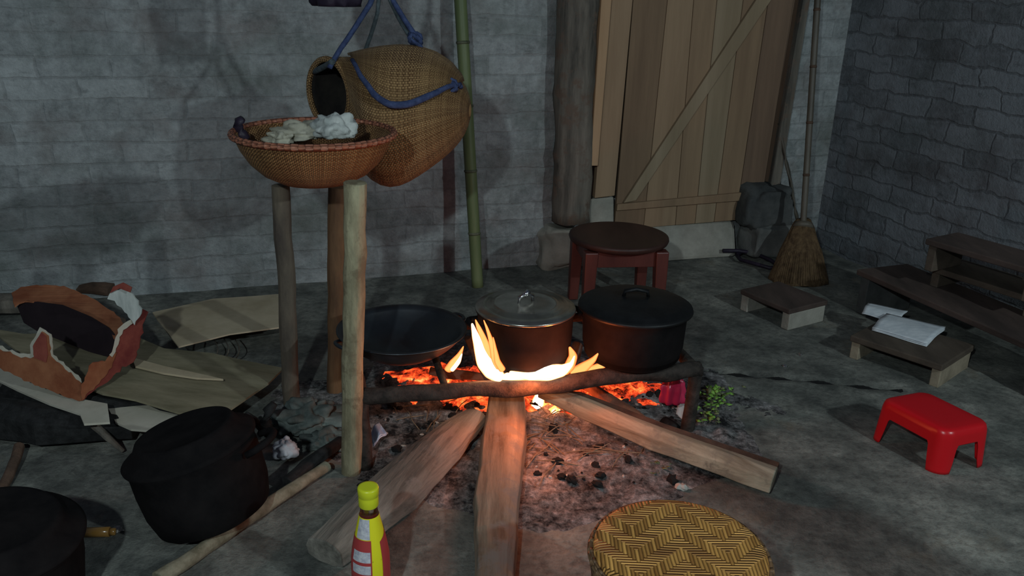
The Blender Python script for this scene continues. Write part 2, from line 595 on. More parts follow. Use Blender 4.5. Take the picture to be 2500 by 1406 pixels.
# floor ------------------------------------------------------------------
FIRE = FL(1290, 990)
gA, gB = FL(1690, 901), FL(2205, 950)


def hfl(x, y):
    p = Vector((x, y, 0))
    z = noise.noise(p * 2.1) * .006 + noise.noise(p * 9) * .003
    t = (p - gA).dot((gB - gA)) / (gB - gA).length_squared
    if 0 < t < 1:
        d = abs((p - gA).cross((gB - gA).normalized()).z)
        z -= .02 * max(0, 1 - d / .016)
    return z


def grid(name, x0, x1, y0, y1, st, hf, mat, **kw):
    nx, ny = int((x1 - x0) / st), int((y1 - y0) / st)
    g = G()
    vs = [Vector((x0 + i * st, y0 + j * st, hf(x0 + i * st, y0 + j * st))) for j in range(ny + 1) for i in range(nx + 1)]
    fs = [(j * (nx + 1) + i, j * (nx + 1) + i + 1, (j + 1) * (nx + 1) + i + 1, (j + 1) * (nx + 1) + i) for j in range(ny) for i in range(nx)]
    g.add(vs, fs, True)
    return g.build(name, mat, **kw)


def hf_floor(x, y):
    # keep it inside the walls' thickness
    return hfl(x, y)


grid('floor', -3.0, 3.2, -1.6, 5.2, .02, hf_floor, M['floor'], kind='structure')


def ashf(x, y):
    p = Vector((x, y, 0))
    q = p - FIRE
    r = math.sqrt((q.x / .74) ** 2 + (q.y / .60) ** 2)
    r += noise.noise(p * 5) * .22
    e = max(0.0, 1 - r)
    z = min(1, e * 2.4) * .016 + min(1, e * 3) * (abs(noise.noise(p * 14)) * .022 + abs(noise.noise(p * 33)) * .012)
    return hfl(x, y) + z - .004 if e > 0 else -.02


grid('ash_heap', FIRE.x - .85, FIRE.x + .85, FIRE.y - .72, FIRE.y + .65, .009, ashf, M['ash'], kind='stuff',
     label='grey ash and cinders spread on the floor under and before the fire', cat='ash')

# unseen post added right of the camera to shadow the floor by the stool
tipS = FL(1800, 1165)
pp_ = Vector((LS.x, LS.y, 0)) + (Vector((tipS.x, tipS.y, 0)) - Vector((LS.x, LS.y, 0))).normalized() * 1.55
frac = (pp_ - tipS).length / (Vector((LS.x, LS.y, 0)) - tipS).length
g = G()
g.tube(path(pp_, pp_ + UP * LS.z * frac, 8), .075, 12, jit=.006, up=Vector((0, 1, 0)))
g.build('added_shadow_post', M['greywood'], kind='structure')

# glowing embers ----------------------------------------------------------


def emb(name, cpx, rx, ry, h, mat, label, hot):
    c0 = FL(*cpx)
    n = 46
    g = G()
    vs, fs = [], []
    for j in range(n + 1):
        for i in range(n + 1):
            u, v_ = i / n * 2 - 1, j / n * 2 - 1
            p = Vector((c0.x + u * rx, c0.y + v_ * ry, 0))
            r = math.hypot(u, v_) + noise.noise(p * 12) * .25
            e = max(0, 1 - r)
            z = min(1, e * 3) * h * (.35 + 1.2 * abs(noise.noise(p * 26))) + (.012 if e > 0 else -.03)
            vs.append(p + Vector((0, 0, z)))
    for j in range(n):
        for i in range(n):
            a = j * (n + 1) + i
            fs.append((a, a + 1, a + n + 2, a + n + 1))
    g.add(vs, fs, True)
    return g.build(name, mat, kind='stuff', label=label, cat='embers')


emb('ember_bed', (1280, 958), .46, .17, .036, M['ember'], 'red glowing ember bed lying under the long iron bar', 0)
emb('hot_embers', (1340, 1002), .068, .055, .022, M['emberhot'], 'white-hot ember patch right of the central split log', 1)
emb('hot_embers', (1176, 972), .036, .035, .022, M['emberhot'], 'white-hot ember patch left of the central split log', 1)

# ---------------------------------------------------------------- cooking trivet
ZB = .205
foot = FL(1690, 1045)
yb = foot.y
bR = FL(1700, 905, ZB)
bL = FL(880, 968, ZB)
bdir = (bR - bL).normalized()
bper = Vector((-bdir.y, bdir.x, 0))
root = thing('cooking_grate', (bR + bL) / 2 - UP * ZB, 'long sooty iron cooking grate on legs, standing over the fire with pots on it', 'cooking grate')
g = G()
g.tube(path(bL - bdir * .02, bR + bdir * .01, 26, .012, 1), .0215, 10, jit=.008)
g.build('front_bar', M['iron'], root)
W = .42
g = G()
g.tube(path(bL + bper * W, bR + bper * W, 14, .006, 2), .014, 10, jit=.003)
g.build('rear_bar', M['iron'], root)
for k, (a, b) in enumerate(((bR, bR + bper * W), (bL, bL + bper * W))):
    g = G()
    g.tube(path(a, b, 8), .016, 10, jit=.004)
    g.build('side_bar', M['iron'], root)
for k, tt in enumerate((.24, .45, .63, .80)):
    g = G()
    a = lerp(bL, bR, tt)
    g.tube(path(a + bper * .0 - UP * .004, a + bper * W - UP * .004, 8), .010, 8, jit=.002)
    g.build('cross_bar', M['iron'], root)
for k, a in enumerate((bR, bL, bR + bper * W, bL + bper * W)):
    g = G()
    g.tube(path(Vector((a.x, a.y, .0)) - bdir * (.008 if k % 2 == 0 else -.008), a + UP * .01, 8), .019, 8, jit=.004)
    g.build('leg', M['iron'], root)

# ---------------------------------------------------------------- pots


def handle_loop(c, out, side, w_, d_, h_=0.0, r=.0065):
    """a U shaped handle in a horizontal plane"""
    pts = []
    for k in range(9):
        a = math.pi * k / 8
        pts.append(c + side * (w_ * math.cos(a)) + out * (d_ * math.sin(a) ** .6) + UP * (h_ * math.sin(a)))
    return pts


# middle pot
ZP = ZB + .018
lidc = FL(1283, 752, ZP + .155)
R = .130
pc = Vector((lidc.x, lidc.y, ZP))
root = thing('cooking_pot', pc, 'sooty pot with shiny ringed aluminium lid over the flames, middle of the grate', 'pot')
g = G()
g.lathe([(0, 0), (.085, 0), (.108, .010), (.122, .04), (.126, .09), (.127, .148), (.131, .150), (.131, .154), (.122, .154), (.120, .02), (0, .012)], pc, 64)
g.build('pot_body', M['soot'], root)
g = G()
lz = .154
prof = [(.129, lz - .002), (.133, lz + .002), (.131, lz + .007), (.118, lz + .009)]
for rr, up in ((.110, .004), (.103, .0), (.098, .005), (.091, .001), (.086, .006), (.078, .003)):
    prof.append((rr, lz + .009 + up * 1.1 + (.118 - rr) * .10))
prof += [(.05, lz + .018), (.02, lz + .020), (0, lz + .020)]
g.lathe(prof, pc, 72)
lid = g.build('lid', M['alu'], root)
g = G()
kc = pc + UP * (lz + .018)
g.tube([kc + Vector((-.018, -.012, 0)), kc + Vector((-.018, -.012, .016)), kc + Vector((0, -.004, .026)), kc + Vector((.018, .006, .016)), kc + Vector((.018, .006, 0))], .005, 8)
g.tube([kc + Vector((-.004, -.008, .02)), kc + Vector((.006, .002, .03))], .008, 8)
g.build('lid_knob', M['steel'], lid)
for sgn, px in ((-1, 0), (1, 0)):
    out = (cR * sgn * (1.0) + Vector((0, -.35 * -sgn, 0)))
    out.z = 0
    out = Vector((sgn * .93, .38 * sgn, 0)).normalized()
    side = Vector((-out.y, out.x, 0))
    g = G()
    g.tube(handle_loop(pc + UP * .128 + out * .122, out, side, .034, .034, .004), .0075, 8)
    g.build('handle', M['soot'], root)

# right pot
lidc = FL(1551, 748, ZP + .150)
pc2 = Vector((lidc.x, lidc.y, ZP))
root = thing('cooking_pot', pc2, 'wide black sooty pot with black lid at right end of the grate', 'pot')
g = G()
g.lathe([(0, 0), (.105, 0), (.126, .014), (.136, .05), (.139, .12), (.141, .14), (.148, .145), (.148, .150), (.135, .150), (.13, .02), (0, .012)], pc2, 64)
g.build('pot_body', M['soot'], root)
g = G()
g.lathe([(.150, .146), (.154, .149), (.152, .156), (.140, .158), (.132, .165), (.12, .168), (.08, .176), (.03, .180), (0, .181)], pc2, 64, wob=.004)
lid = g.build('lid', M['sootlid'], root)
g = G()
kc = pc2 + UP * .178
g.tube([kc + Vector((-.034, 0, -.004)), kc + Vector((-.03, 0, .016)), kc + Vector((0, 0, .021)), kc + Vector((.03, 0, .016)), kc + Vector((.034, 0, -.004))], .006, 8)
g.build('lid_handle', M['sootlid'], lid)
out = Vector((.55, .83, 0)).normalized()
g = G()
g.tube(handle_loop(pc2 + UP * .132 + out * .138, out, Vector((-out.y, out.x, 0)), .04, .035, .01), .0075, 8)
g.build('handle', M['soot'], root)

# wok
wc = FL(982, 826, ZB + .066)
wbase = Vector((wc.x, wc.y, ZB + .008))
root = thing('wok', wbase, 'empty black round-bottomed wok at the left end of the grate', 'wok')
g = G()
wr = .168
prof = []
for k in range(13):
    a = k / 12 * math.radians(62)
    rr = wr / math.sin(math.radians(62))
    prof.append((rr * math.sin(a), rr * (1 - math.cos(a)) * .85))
top = prof[-1][1]
prof2 = prof + [(wr + .006, top + .001), (wr + .006, top + .004), (wr - .003, top + .004)] + [(max(r_ - .003, 0), z_ + .0045) for r_, z_ in reversed(prof[:-1])]
g.lathe(prof2, wbase, 72)
g.build('pan', M['wok'], root)
for sgn in (-1, 1):
    out = Vector((sgn * .8, .6 * sgn, 0)).normalized()
    g = G()
    g.tube(handle_loop(wbase + UP * (top - .006) + out * (wr - .002), out, Vector((-out.y, out.x, 0)), .028, .024, .004), .005, 8)
    g.build('handle', M['wok'], root)

# ---------------------------------------------------------------- fire


def flame_mat(name, core, mid, edge, s):
    t = NT(name)
    lw = t.n('ShaderNodeLayerWeight')
    lw.inputs[0].default_value = .35
    nz = t.noise(t.coords((1, 1, .4)), 24, 3)
    f = t.math('ADD', lw.outputs['Facing'], t.math('MULTIPLY', t.math('SUBTRACT', nz, .5), .5))
    col = t.ramp(f, [(.12, core), (.42, mid), (.85, edge)])
    em = t.n('ShaderNodeEmission')
    em.inputs[1].default_value = s
    t.l(col, em.inputs[0])
    tr = t.n('ShaderNodeBsdfTransparent')
    mx = t.n('ShaderNodeMixShader')
    t.l(t.ramp(f, [(.35, 0.0), (.95, .95)]), mx.inputs[0])
    t.l(em.outputs[0], mx.inputs[1])
    t.l(tr.outputs[0], mx.inputs[2])
    t.l(mx.outputs[0], t.out.inputs[0])
    return t.m


M['flame'] = flame_mat('flame_white', (1, .92, .74), (1, .46, .15), (1, .10, .02), 4.5)
M['flame_o'] = flame_mat('flame_orange', (1, .42, .12), (1, .2, .04), (.7, .04, .01), 1.6)
fireroot = thing('wood_fire', FIRE, 'bright open wood fire burning beneath the middle pot', 'fire')


def flame(pts, rads, mat, flat=1.0):
    g = G()
    pr = [(math.cos(2 * math.pi * k / 14), flat * math.sin(2 * math.pi * k / 14)) for k in range(14)]
    P = []
    Rr = []
    for i in range(len(pts) - 1):
        for k in range(4):
            P.append(lerp(Vector(pts[i]), Vector(pts[i + 1]), k / 4))
            Rr.append(lerp(rads[i], rads[i + 1], k / 4))
    P.append(Vector(pts[-1])); Rr.append(rads[-1])
    g.tube(P, Rr, prof=pr, jit=.006, up=Vector((0, 1, 0)))
    return g.build('flame', mat, fireroot, sub=1)


yF = pc.y - .10


def fp(px, py, y=None):
    return PY(px, py, yF if y is None else y)


K_ = 1.25e-3
def fl(pxs, mat, y=None, flat=1.0):
    flame([fp(a_, b_, y) for a_, b_, _ in pxs], [max(c_ * K_, .001) for _, _, c_ in pxs], M[mat], flat)


fl([(1228, 925, 12), (1206, 905, 20), (1186, 880, 19), (1170, 850, 12), (1160, 820, 8), (1155, 788, 2)], 'flame')
fl([(1210, 905, 9), (1196, 870, 10), (1182, 835, 7), (1170, 800, 5), (1164, 780, 1)], 'flame_o', yF)
fl([(1222, 900, 8), (1208, 870, 8), (1198, 835, 6), (1190, 800, 3), (1184, 782, 1)], 'flame_o', yF - .01)
fl([(1232, 905, 8), (1216, 880, 7), (1208, 850, 4), (1204, 822, 1)], 'flame_o', yF - .02)
fl([(1225, 922, 4), (1250, 916, 10), (1290, 909, 17), (1340, 909, 17), (1372, 903, 13), (1392, 888, 5), (1400, 868, 1)], 'flame')
fl([(1245, 908, 4), (1290, 918, 9), (1345, 914, 8), (1370, 900, 2)], 'flame', yF - .02)
fl([(1372, 915, 8), (1392, 895, 13), (1398, 870, 10), (1388, 848, 2)], 'flame_o', yF + .04)
fl([(1396, 915, 9), (1425, 900, 13), (1450, 880, 8), (1462, 862, 1)], 'flame_o', yF + .06)
fl([(1420, 912, 6), (1460, 900, 9), (1500, 890, 2)], 'flame_o', yF + .07)
yf2 = FL(1180, 975).y
fl([(1146, 968, 4), (1166, 970, 13), (1186, 966, 14), (1204, 954, 4)], 'flame', yf2)
fl([(1325, 955, 4), (1350, 957, 13), (1385, 964, 12), (1408, 972, 2)], 'flame', yf2)
yf3 = wc.y - .1
fl([(1090, 905, 8), (1106, 886, 11), (1120, 868, 7), (1131, 846, 1)], 'flame_o', yf3)
fl([(1100, 905, 5), (1120, 880, 5), (1128, 862, 1)], 'flame', yf3 - .02)
yf4 = FL(1330, 1006).y
fl([(1314, 1008, 14), (1312, 985, 15), (1320, 965, 11), (1334, 950, 3)], 'flame', yf4)
fl([(1345, 1004, 16), (1364, 994, 14), (1384, 988, 4)], 'flame', yf4)
lamp('fire_light', fp(1300, 935, yF - .03), 3.2, (1, .21, .06), .05)
lamp('fire_light_right', fp(1408, 880, yF - .05), 1.1, (1, .17, .04), .02)
lamp('fire_light_left', fp(1185, 905, yF), 1.6, (1, .3, .09), .04)
lamp('fire_light_front', FL(1340, 1000) + UP * .06, 1.6, (1, .22, .06), .04)

# ---------------------------------------------------------------- firewood


def log(name, pts, rad, prof, mat, label, up=UP, jit=.005, group=None, n=16):
    P, Rr = [], []
    for i in range(len(pts) - 1):
        for k in range(n // (len(pts) - 1)):
            t_ = k / (n // (len(pts) - 1))
            P.append(lerp(Vector(pts[i]), Vector(pts[i + 1]), t_))
            Rr.append(lerp(rad[i], rad[i + 1], t_))
    P.append(Vector(pts[-1])); Rr.append(rad[-1])
    g = G()
    g.tube(P, Rr, prof=prof, jit=jit, up=up, smooth=False)
    return g.build(name, mat, label=label, cat='firewood', group=group, bevel=.003)


slab = [(-1, -.35), (-.9, .25), (-.55, .5), (-.1, .62), (.4, .55), (.85, .38), (1, -.05), (.9, -.45), (.3, -.55), (-.5, -.5)]
quart = [(-1, -.7), (-1, .35), (-.35, .85), (.3, .95), (1, .55), (1, -.5), (.4, -.75), (-.4, -.8)]
cl1 = FL(1240, 950, .085)
cl2 = FL(1232, 1060, .065)
cl3 = FL(1212, 1230, .045)
cl4 = FL(1208, 1440, .035)
log('firewood_log', [cl1, cl2, cl3, cl4], [.050, .059, .054, .041], slab, M['log'], 'broad split log with bark grain running from the fire to the bottom of the picture')
log('firewood_log', [FL(1160, 1015, .06), FL(1075, 1090, .055), FL(960, 1200, .04), FL(790, 1350, .03)], [.036, .058, .066, .050], slab, M['log_l'], 'grey-brown split log slanting from the fire towards the sauce bottle')
log('firewood_log', [FL(1325, 955, .085), FL(1400, 985, .08), FL(1600, 1070, .06), FL(1890, 1172, .035)], [.022, .030, .036, .037], quart, M['log_r'], 'long pale squared log running from the fire out to the right', jit=.003)
lg = bpy.data.objects['firewood_log.002']
g = G()
P_ = [lerp(FL(1325, 955, .085), FL(1400, 985, .08), .6), FL(1400, 985, .08), FL(1600, 1070, .06), FL(1885, 1170, .035)]
g.tube([p + Vector((.016, .024, .002)) * k_ for p, k_ in zip(P_, (.8, 1, 1.12, 1.15))], [.012, .017, .020, .021], prof=[(-1, -.9), (-1, .6), (-.5, 1.1), (.3, .9), (.8, .3), (.8, -.6), (.2, -1)], jit=.004, smooth=False)
g.build('bark', M['bark'], lg)
log('firewood_log', [FL(1425, 935, .06), FL(1500, 985, .05), FL(1610, 1050, .025)], [.014, .022, .010], quart, M['redbark'], 'thin reddish split stick behind the long pale log')
log('firewood_stick', [FL(1195, 925, .10), FL(1165, 870, .16), FL(1140, 825, .22)], [.013, .014, .012], quart, M['bark'], 'short dark stick leaning up between the wok and the middle pot')
log('firewood_log', [FL(1375, 912, .205), FL(1500, 892, .222), FL(1655, 874, .222)], [.012, .016, .013], slab, M['redbark'], 'firelit log lying along the back of the iron bar, against the right pot')
log('firewood_log', [FL(1385, 905, .16), FL(1402, 870, .19), FL(1412, 838, .22)], [.016, .017, .015], quart, M['log_l'], 'short grey chunk of wood upright between the middle and right pots')
log('firewood_stick', [FL(1050, 905, .11), FL(1110, 915, .10), FL(1235, 925, .10)], [.014, .016, .010], quart, M['redbark'], 'charred stick end beside the flames just behind the iron bar')
log('firewood_stick', [FL(1290, 900, .10), FL(1370, 903, .11), FL(1430, 912, .10)], [.008, .010, .009], quart, M['bark'], 'small dark stick end in the flames right of the middle pot')
log('firewood_stick', [FL(385, 1415, .02), FL(600, 1268, .02), FL(800, 1138, .025)], [.017, .0165, .015], [(math.cos(k), math.sin(k)) for k in [i * .6283 for i in range(10)]], M['stick'], 'long thin round stick lying beside the left black pot', jit=.004)
log('firewood_stick', [FL(230, 1035, .08), FL(265, 1070, .05), FL(300, 1100, .01)], [.010, .010, .006], quart, M['greywood'], 'short grey stick poking out from under the pale cardboard')

# ---------------------------------------------------------------- basket stand posts and bowl


def post(bpx, tpx, ztop, rad, mat, label, n=12, dy=0.0, jit=.004):
    b = FL(*bpx)
    tp = PY(tpx[0], tpx[1], b.y + dy)
    g = G()
    P = path(b - UP * .01, tp, 14, .006, bpx[0])
    P[0].x, P[0].y = b.x, b.y
    g.tube(P, rad, n, jit=jit, up=Vector((0, 1, 0)))
    return g.build('wooden_post', mat, label=label, cat='post', bevel=.002), tp


_, pt1 = post((858, 1150), (866, 446), 0, .0262, M['post'], 'pale yellowish round post standing in front of the round basket bowl')
_, pt2 = post((713, 1000), (685, 450), 0, .024, M['post_dark'], 'dark narrow post left of the pale post, under the basket bowl')
_, pt3 = post((818, 955), (824, 456), 0, .026, M['post_red'], 'reddish post mostly hidden behind the pale front post')

yB = pt1.y + .235
bc = PY(767, 326, yB)
rimz = bc.z
root = thing('basket_bowl', (bc.x, bc.y, rimz - .125), 'round shallow wicker bowl of cloths resting on top of the posts', 'basket')
bb = Vector((bc.x, bc.y, rimz))
g = G()
RB = .197
prof = [(0, -.128), (.05, -.127), (.09, -.118), (.13, -.097), (.16, -.068), (.18, -.036), (.19, -.01), (.192, 0), (.186, 0), (.176, -.034), (.155, -.064), (.125, -.092), (.085, -.112), (0, -.121)]
g.lathe(prof, bb, 96, uvsc=1.2)
g.build('bowl_body', M['bowl'], root)
g = G()
ring = [bb + Vector((RB * math.cos(2 * math.pi * k / 96), RB * math.sin(2 * math.pi * k / 96), .002)) for k in range(96)]
rings = []
for k in range(96):
    c0 = ring[k]
    o_ = (c0 - bb).normalized()
    rings.append([c0 + (o_ * math.cos(a) + UP * math.sin(a)) * .0085 for a in [i * math.pi / 4 for i in range(8)]])
rings.append(rings[0])
g.loft(rings, caps=(False, False), uvsc=.06)
g.build('rim', M['rim'], root)


def crumple(name, c, sx, sy, sz, mat, seed, label=None, cat=None, parent=None, n=22, amp=.5, fr=3.0, fold=0.0, group=None):
    g = G()
    rings = []
    for i in range(n + 1):
        th = math.pi * i / n
        ringp = []
        for j in range(n * 2):
            ph = math.pi * j / n
            d = Vector((math.sin(th) * math.cos(ph), math.sin(th) * math.sin(ph), math.cos(th)))
            k = 1 + amp * (abs(noise.noise(d * fr * .6 + Vector((seed, 0, 0)))) * 1.3 - .25) + amp * .18 * noise.noise(d * fr * 1.6 + Vector((seed, 3, 0))) + fold * math.sin(ph * 7 + seed) * math.sin(th)
            ringp.append(Vector(c) + Vector((d.x * sx * k, d.y * sy * k, max(d.z * sz * k, -sz * .5))))
        rings.append(ringp)
    g.loft(rings, caps=(False, False))
    return g.build(name, mat, parent, label=label, cat=cat, group=group)


crumple('cloth', PY(745, 322, yB + .02) - UP * .0, .058, .05, .024, M['cloth'], 3.1, 'cream cloth lying in the round wicker bowl, left of the white one', 'cloth', amp=.8)
crumple('cloth', PY(818, 315, yB) - UP * .0, .050, .05, .036, M['clothwhite'], 8.4, 'white striped cloth heaped in the round wicker bowl', 'cloth', amp=.6, fold=.08)
crumple('cloth', PY(690, 332, yB) - UP * .005, .035, .04, .022, M['cloth'], 5.2, 'small crumpled beige cloth near the left side inside the wicker bowl', 'cloth', amp=.8)
# dried thing on the left rim
g = G()
q = [PY(x, y, yB - .01) for x, y in ((600, 345), (588, 330), (580, 312), (584, 297), (592, 290))]
g.tube(q, [.012, .014, .013, .012, .008], 10, jit=.006)
g.build('rag', M['darkbag'], label='dark curled rag end hanging over the left rim of the wicker bowl', cat='cloth')

# ---------------------------------------------------------------- big hanging basket
yH = yB + .38
rootH = thing('hanging_basket', PY(960, 300, yH) - UP * .19, 'large brown woven basket hung sideways on blue ropes behind the wicker bowl', 'basket')
cen = [(803, 228, 76), (822, 242, 94), (850, 262, 112), (885, 284, 133), (930, 300, 149), (975, 301, 149), (1020, 290, 134), (1060, 281, 116), (1095, 275, 95), (1122, 272, 70), (1138, 270, 42), (1146, 269, 8)]
yaws = [48, 36, 22, 10, 4, 0, 0, -3, -6, -8, -8, -8]
NB = 64


def hring(i, off=0.0, pin=None):
    x, y, r = cen[i]
    c0 = PY(x, y, yH + (.05 if i < 2 else 0) * 0)
    rr = r * yH / (FP * math.cos(math.radians(12))) + off
    yw = math.radians(yaws[i])
    ax = Vector((-math.sin(yw), math.cos(yw), 0))
    return [c0 + ax * (-rr * 1.0 * math.cos(a)) + UP * (rr * math.sin(a)) for a in [2 * math.pi * k / NB for k in range(NB)]]


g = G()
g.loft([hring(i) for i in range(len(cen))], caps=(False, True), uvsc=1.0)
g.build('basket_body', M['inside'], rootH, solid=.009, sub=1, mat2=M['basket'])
g = G()
r0 = hring(0, .003)
g.tube(r0 + [r0[0]], .009, 8, up=Vector((1, 0, 0)), caps=(False, False), uvsc=.06)
g.build('mouth_rim', M['basket'], rootH)


def hsurf(s_, a, off):
    s_ = max(0, min(len(cen) - 1.001, s_))
    i = int(s_)
    f_ = s_ - i
    k = a / (2 * math.pi) * NB
    k0 = int(math.floor(k)) % NB
    k1 = (k0 + 1) % NB
    fk = k - math.floor(k)
    p0 = lerp(hring(i, off)[k0], hring(i, off)[k1], fk)
    p1 = lerp(hring(i + 1, off)[k0], hring(i + 1, off)[k1], fk)
    return lerp(p0, p1, f_)


# woven lid flap on the upper front
NS, NA = 28, 18
rows = []
edge = []
for i in range(NS + 1):
    u = i / NS
    s_ = 2.2 + u * 7.2
    amin = math.radians(64 - 44 * math.sin(math.pi * u) ** .7)
    amax = math.radians(100 + 30 * math.sin(math.pi * u))
    row = [hsurf(s_, lerp(amin, amax, j / NA), .012 + .026 * math.sin(math.pi * u) * min(1, 3 * j / NA + .35)) for j in range(NA + 1)]
    rows.append(row)
    edge.append(row[0] + (row[0] - rootH.location).normalized() * .006)
g = G()
g.loft(rows, close=False, caps=(False, False), uvsc=.36)
g.build('lid', M['basket'], rootH, solid=.007)
g = G()
g.tube(edge, [.006 + .004 * math.sin(math.pi * i / NS) for i in range(NS + 1)], 8, jit=.002)
g.build('edge_strap', M['rope'], rootH)
kn = edge[-2]
g = G()
for k in range(4):
    g.tube([kn + Vector((.020 * math.cos(a + k), -.012 + .008 * math.sin(a * 2 + k), .016 * math.sin(a + k * .7))) - Vector((.022, 0, 0)) for a in [i * .7 for i in range(9)]], .0055, 7)
g.build('knot', M['rope'], rootH)


def rope(pts, r, mat, nm, label=None, parent=None):
    P = []
    for i in range(len(pts) - 1):
        for k in range(6):
            P.append(lerp(pts[i], pts[i + 1], k / 6) + noise.noise_vector(lerp(pts[i], pts[i + 1], k / 6) * 9) * .004)
    P.append(pts[-1])
    g = G()
    g.tube(P, r, 8, jit=.001)
    return g.build(nm, mat, parent, label=label, cat='rope' if label else None)


hook = PY(934, -70, yH)
beamp = Vector((hook.x + .05, hook.y, 2.38))
rope([PY(805, 165, yH - .05), PY(830, 118, yH - .02), PY(872, 60, yH), PY(905, 10, yH), hook], .0075, M['rope'], 'rope', parent=rootH)
rope([PY(770, 175, yH + .05), PY(795, 160, yH), PY(812, 150, yH - .05)], .009, M['ropegrey'], 'rope', parent=rootH)
rope([PY(1128, 215, yH - .04), PY(1110, 180, yH), PY(1060, 155, yH), PY(1030, 130, yH), PY(1016, 95, yH), PY(990, 50, yH), PY(962, 5, yH), hook], .0075, M['rope'], 'rope', parent=rootH)
rope([PY(1000, 92, yH), PY(972, 40, yH + .02), PY(950, -5, yH), hook], .006, M['ropegrey'], 'rope', parent=rootH)
rope([PY(1040, 150, yH + .03), PY(1028, 120, yH), PY(1010, 98, yH)], .005, M['ropegrey'], 'rope', parent=rootH)
rope([PY(880, 160, yH + .12), PY(905, 90, yH + .06), PY(922, 30, yH), hook], .006, M['ropegrey'], 'rope', parent=rootH)
g = G()
kk = PY(1014, 96, yH)
for k in range(4):
    g.tube([kk + Vector((.016 * math.cos(a + k), .012 * math.sin(a * 1.7 + k), .016 * math.sin(a + k * .7))) for a in [i * .7 for i in range(9)]], .0065, 7)
g.build('knot', M['rope'], rootH)
rope([hook, lerp(hook, beamp, .5), beamp], .009, M['rope'], 'rope', parent=rootH)
# roof beam the rope hangs from (above the frame)
g = G()
g.tube([beamp + Vector((-1.6, -.4, .04)), beamp + Vector((1.9, .5, .04))], .04, 10, jit=.004)
o = g.build('trim_1', M['greywood'], kind='structure')
# dark bag bottom hanging near the top edge
bagc = PY(820, -22, yH) + UP * .085
bag = crumple('hanging_bag', bagc, .075, .06, .25, M['darkbag'], 2.2, 'dark bag whose bottom just shows at the top edge, above the hanging basket', 'bag', amp=.3)
rope([bagc + UP * .2, bagc + UP * .5 + Vector((.02, 0, 0)), Vector((bagc.x + .03, bagc.y, 2.38))], .006, M['ropegrey'], 'cord', parent=bag)

# ---------------------------------------------------------------- bamboo poles


def bamboo(a, b, r0, r1, nodes, name, label, mat, nmat, parent=None):
    a, b = Vector(a), Vector(b)
    root = thing(name, a, label, 'pole') if parent is None else parent
    g = G()
    N = 40
    P = [lerp(a, b, i / N) for i in range(N + 1)]
    g.tube(P, [lerp(r0, r1, i / N) for i in range(N + 1)], 14, up=Vector((0, 1, 0)))
    g.build('stem' if parent is None else 'handle', mat, root)
    for tt in nodes:
        g = G()
        c0 = lerp(a, b, tt)
        d = (b - a).normalized()
        rr = lerp(r0, r1, tt)
        g.tube([c0 - d * .006, c0 - d * .002, c0 + d * .002, c0 + d * .006], [rr * 1.0, rr * 1.12, rr * 1.12, rr * 1.0], 14, up=Vector((0, 1, 0)))
        g.build('node', nmat, root)
    return root


ba = FL(1166, 700)
bt = PW(1124, 0, .09)
bt2 = ba + (bt - ba) * 1.25
bamboo(ba, bt2, .0235, .024, [.16, .34, .52, .69, .86], 'bamboo_pole', 'green bamboo pole leaning on the brick wall right of the hanging basket', M['bamboo'], M['bamboo_node'])

# ---------------------------------------------------------------- door and surround


def plank(name, quad, off, th, mat, parent=None, label=None, cat=None, kind=None, bevel=.003, g=None):
    pts = [PW(x, y, off) for x, y in quad]
    gg = g or G()
    gg.hexa([p - wn * th for p in pts], pts)
    if g is None:
        return gg.build(name, mat, parent, label=label, cat=cat, kind=kind, bevel=bevel)


d0 = PW(1500, 540, .05)
rootD = bpy.data.objects.new('door_1', None)
COL.objects.link(rootD)
rootD.location = d0
WORLD[rootD.name] = Vector(d0)
rootD['kind'] = 'structure'


def xat(y, a, b):
    return a[0] + (b[0] - a[0]) * (y - a[1]) / (b[1] - a[1])


def bot(x):
    return 562 - (x - 1500) * .083


seams = [((1545, 0), (1502, 530)), ((1630, 0), (1590, 378)), ((1694, 0), (1655, 478)), ((1751, 0), (1704, 478)), ((1815, 0), (1752, 478)), ((1876, 0), (1805, 478)), ((1938, 0), (1862, 478))]
mi = [0, 1, 2, 3, 2, 4]
for i in range(6):
    a, b = seams[i], seams[i + 1]
    yb0 = bot(xat(540, *a))
    yb1 = bot(xat(540, *b))
    q = [(xat(-150, *a) + .6, -150), (xat(-150, *b) - .6, -150), (xat(yb1, *b) - .6, yb1), (xat(yb0, *a) + .6, yb0)]
    plank('door_board', q, .045, .02 + .002 * (i % 2), M['door'][mi[i]], rootD, bevel=.002)
plank('brace', [(1985, -150), (1945, -150), (1523, 496), (1553, 490)], .062, .016, M['door'][3], rootD)
plank('bottom_rail', [(1508, 499), (1840, 468), (1838, 488), (1506, 515)], .063, .017, M['door'][2], rootD)
# jamb boards and log post
plank('trim_2', [(1466 + 12, -150), (1494 + 12, -150), (1460, 405), (1442, 405)], .12, .03, M['doorlight'], kind='structure')
plank('trim_3', [(1490 + 14, -150), (1545 + 14, -150), (1501, 478), (1452, 484)], .085, .03, M['door'][1], kind='structure')
plank('trim_4', [(1982, -150), (2002, -150), (1905, 452), (1880, 455)], .05, .03, M['greywood'], kind='structure')
plank('trim_5', [(1950, -150), (1985, -150), (1885, 452), (1860, 455)], .03, .03, M['door'][4], kind='structure')
g = G()
pa = PW(1393, 540, .08)
pb = PW(1410, 0, .08)
pb2 = pa + (pb - pa) * 1.3
g.tube(path(pa, pb2, 24, .01, 4), [.082] * 25, 16, jit=.012, up=Vector((0, 1, 0)), prof=[(math.cos(2 * math.pi * k / 16), .7 * math.sin(2 * math.pi * k / 16)) for k in range(16)])
g.build('door_post', M['greywood'], label='thick weathered grey log post standing left of the plank door', cat='post')


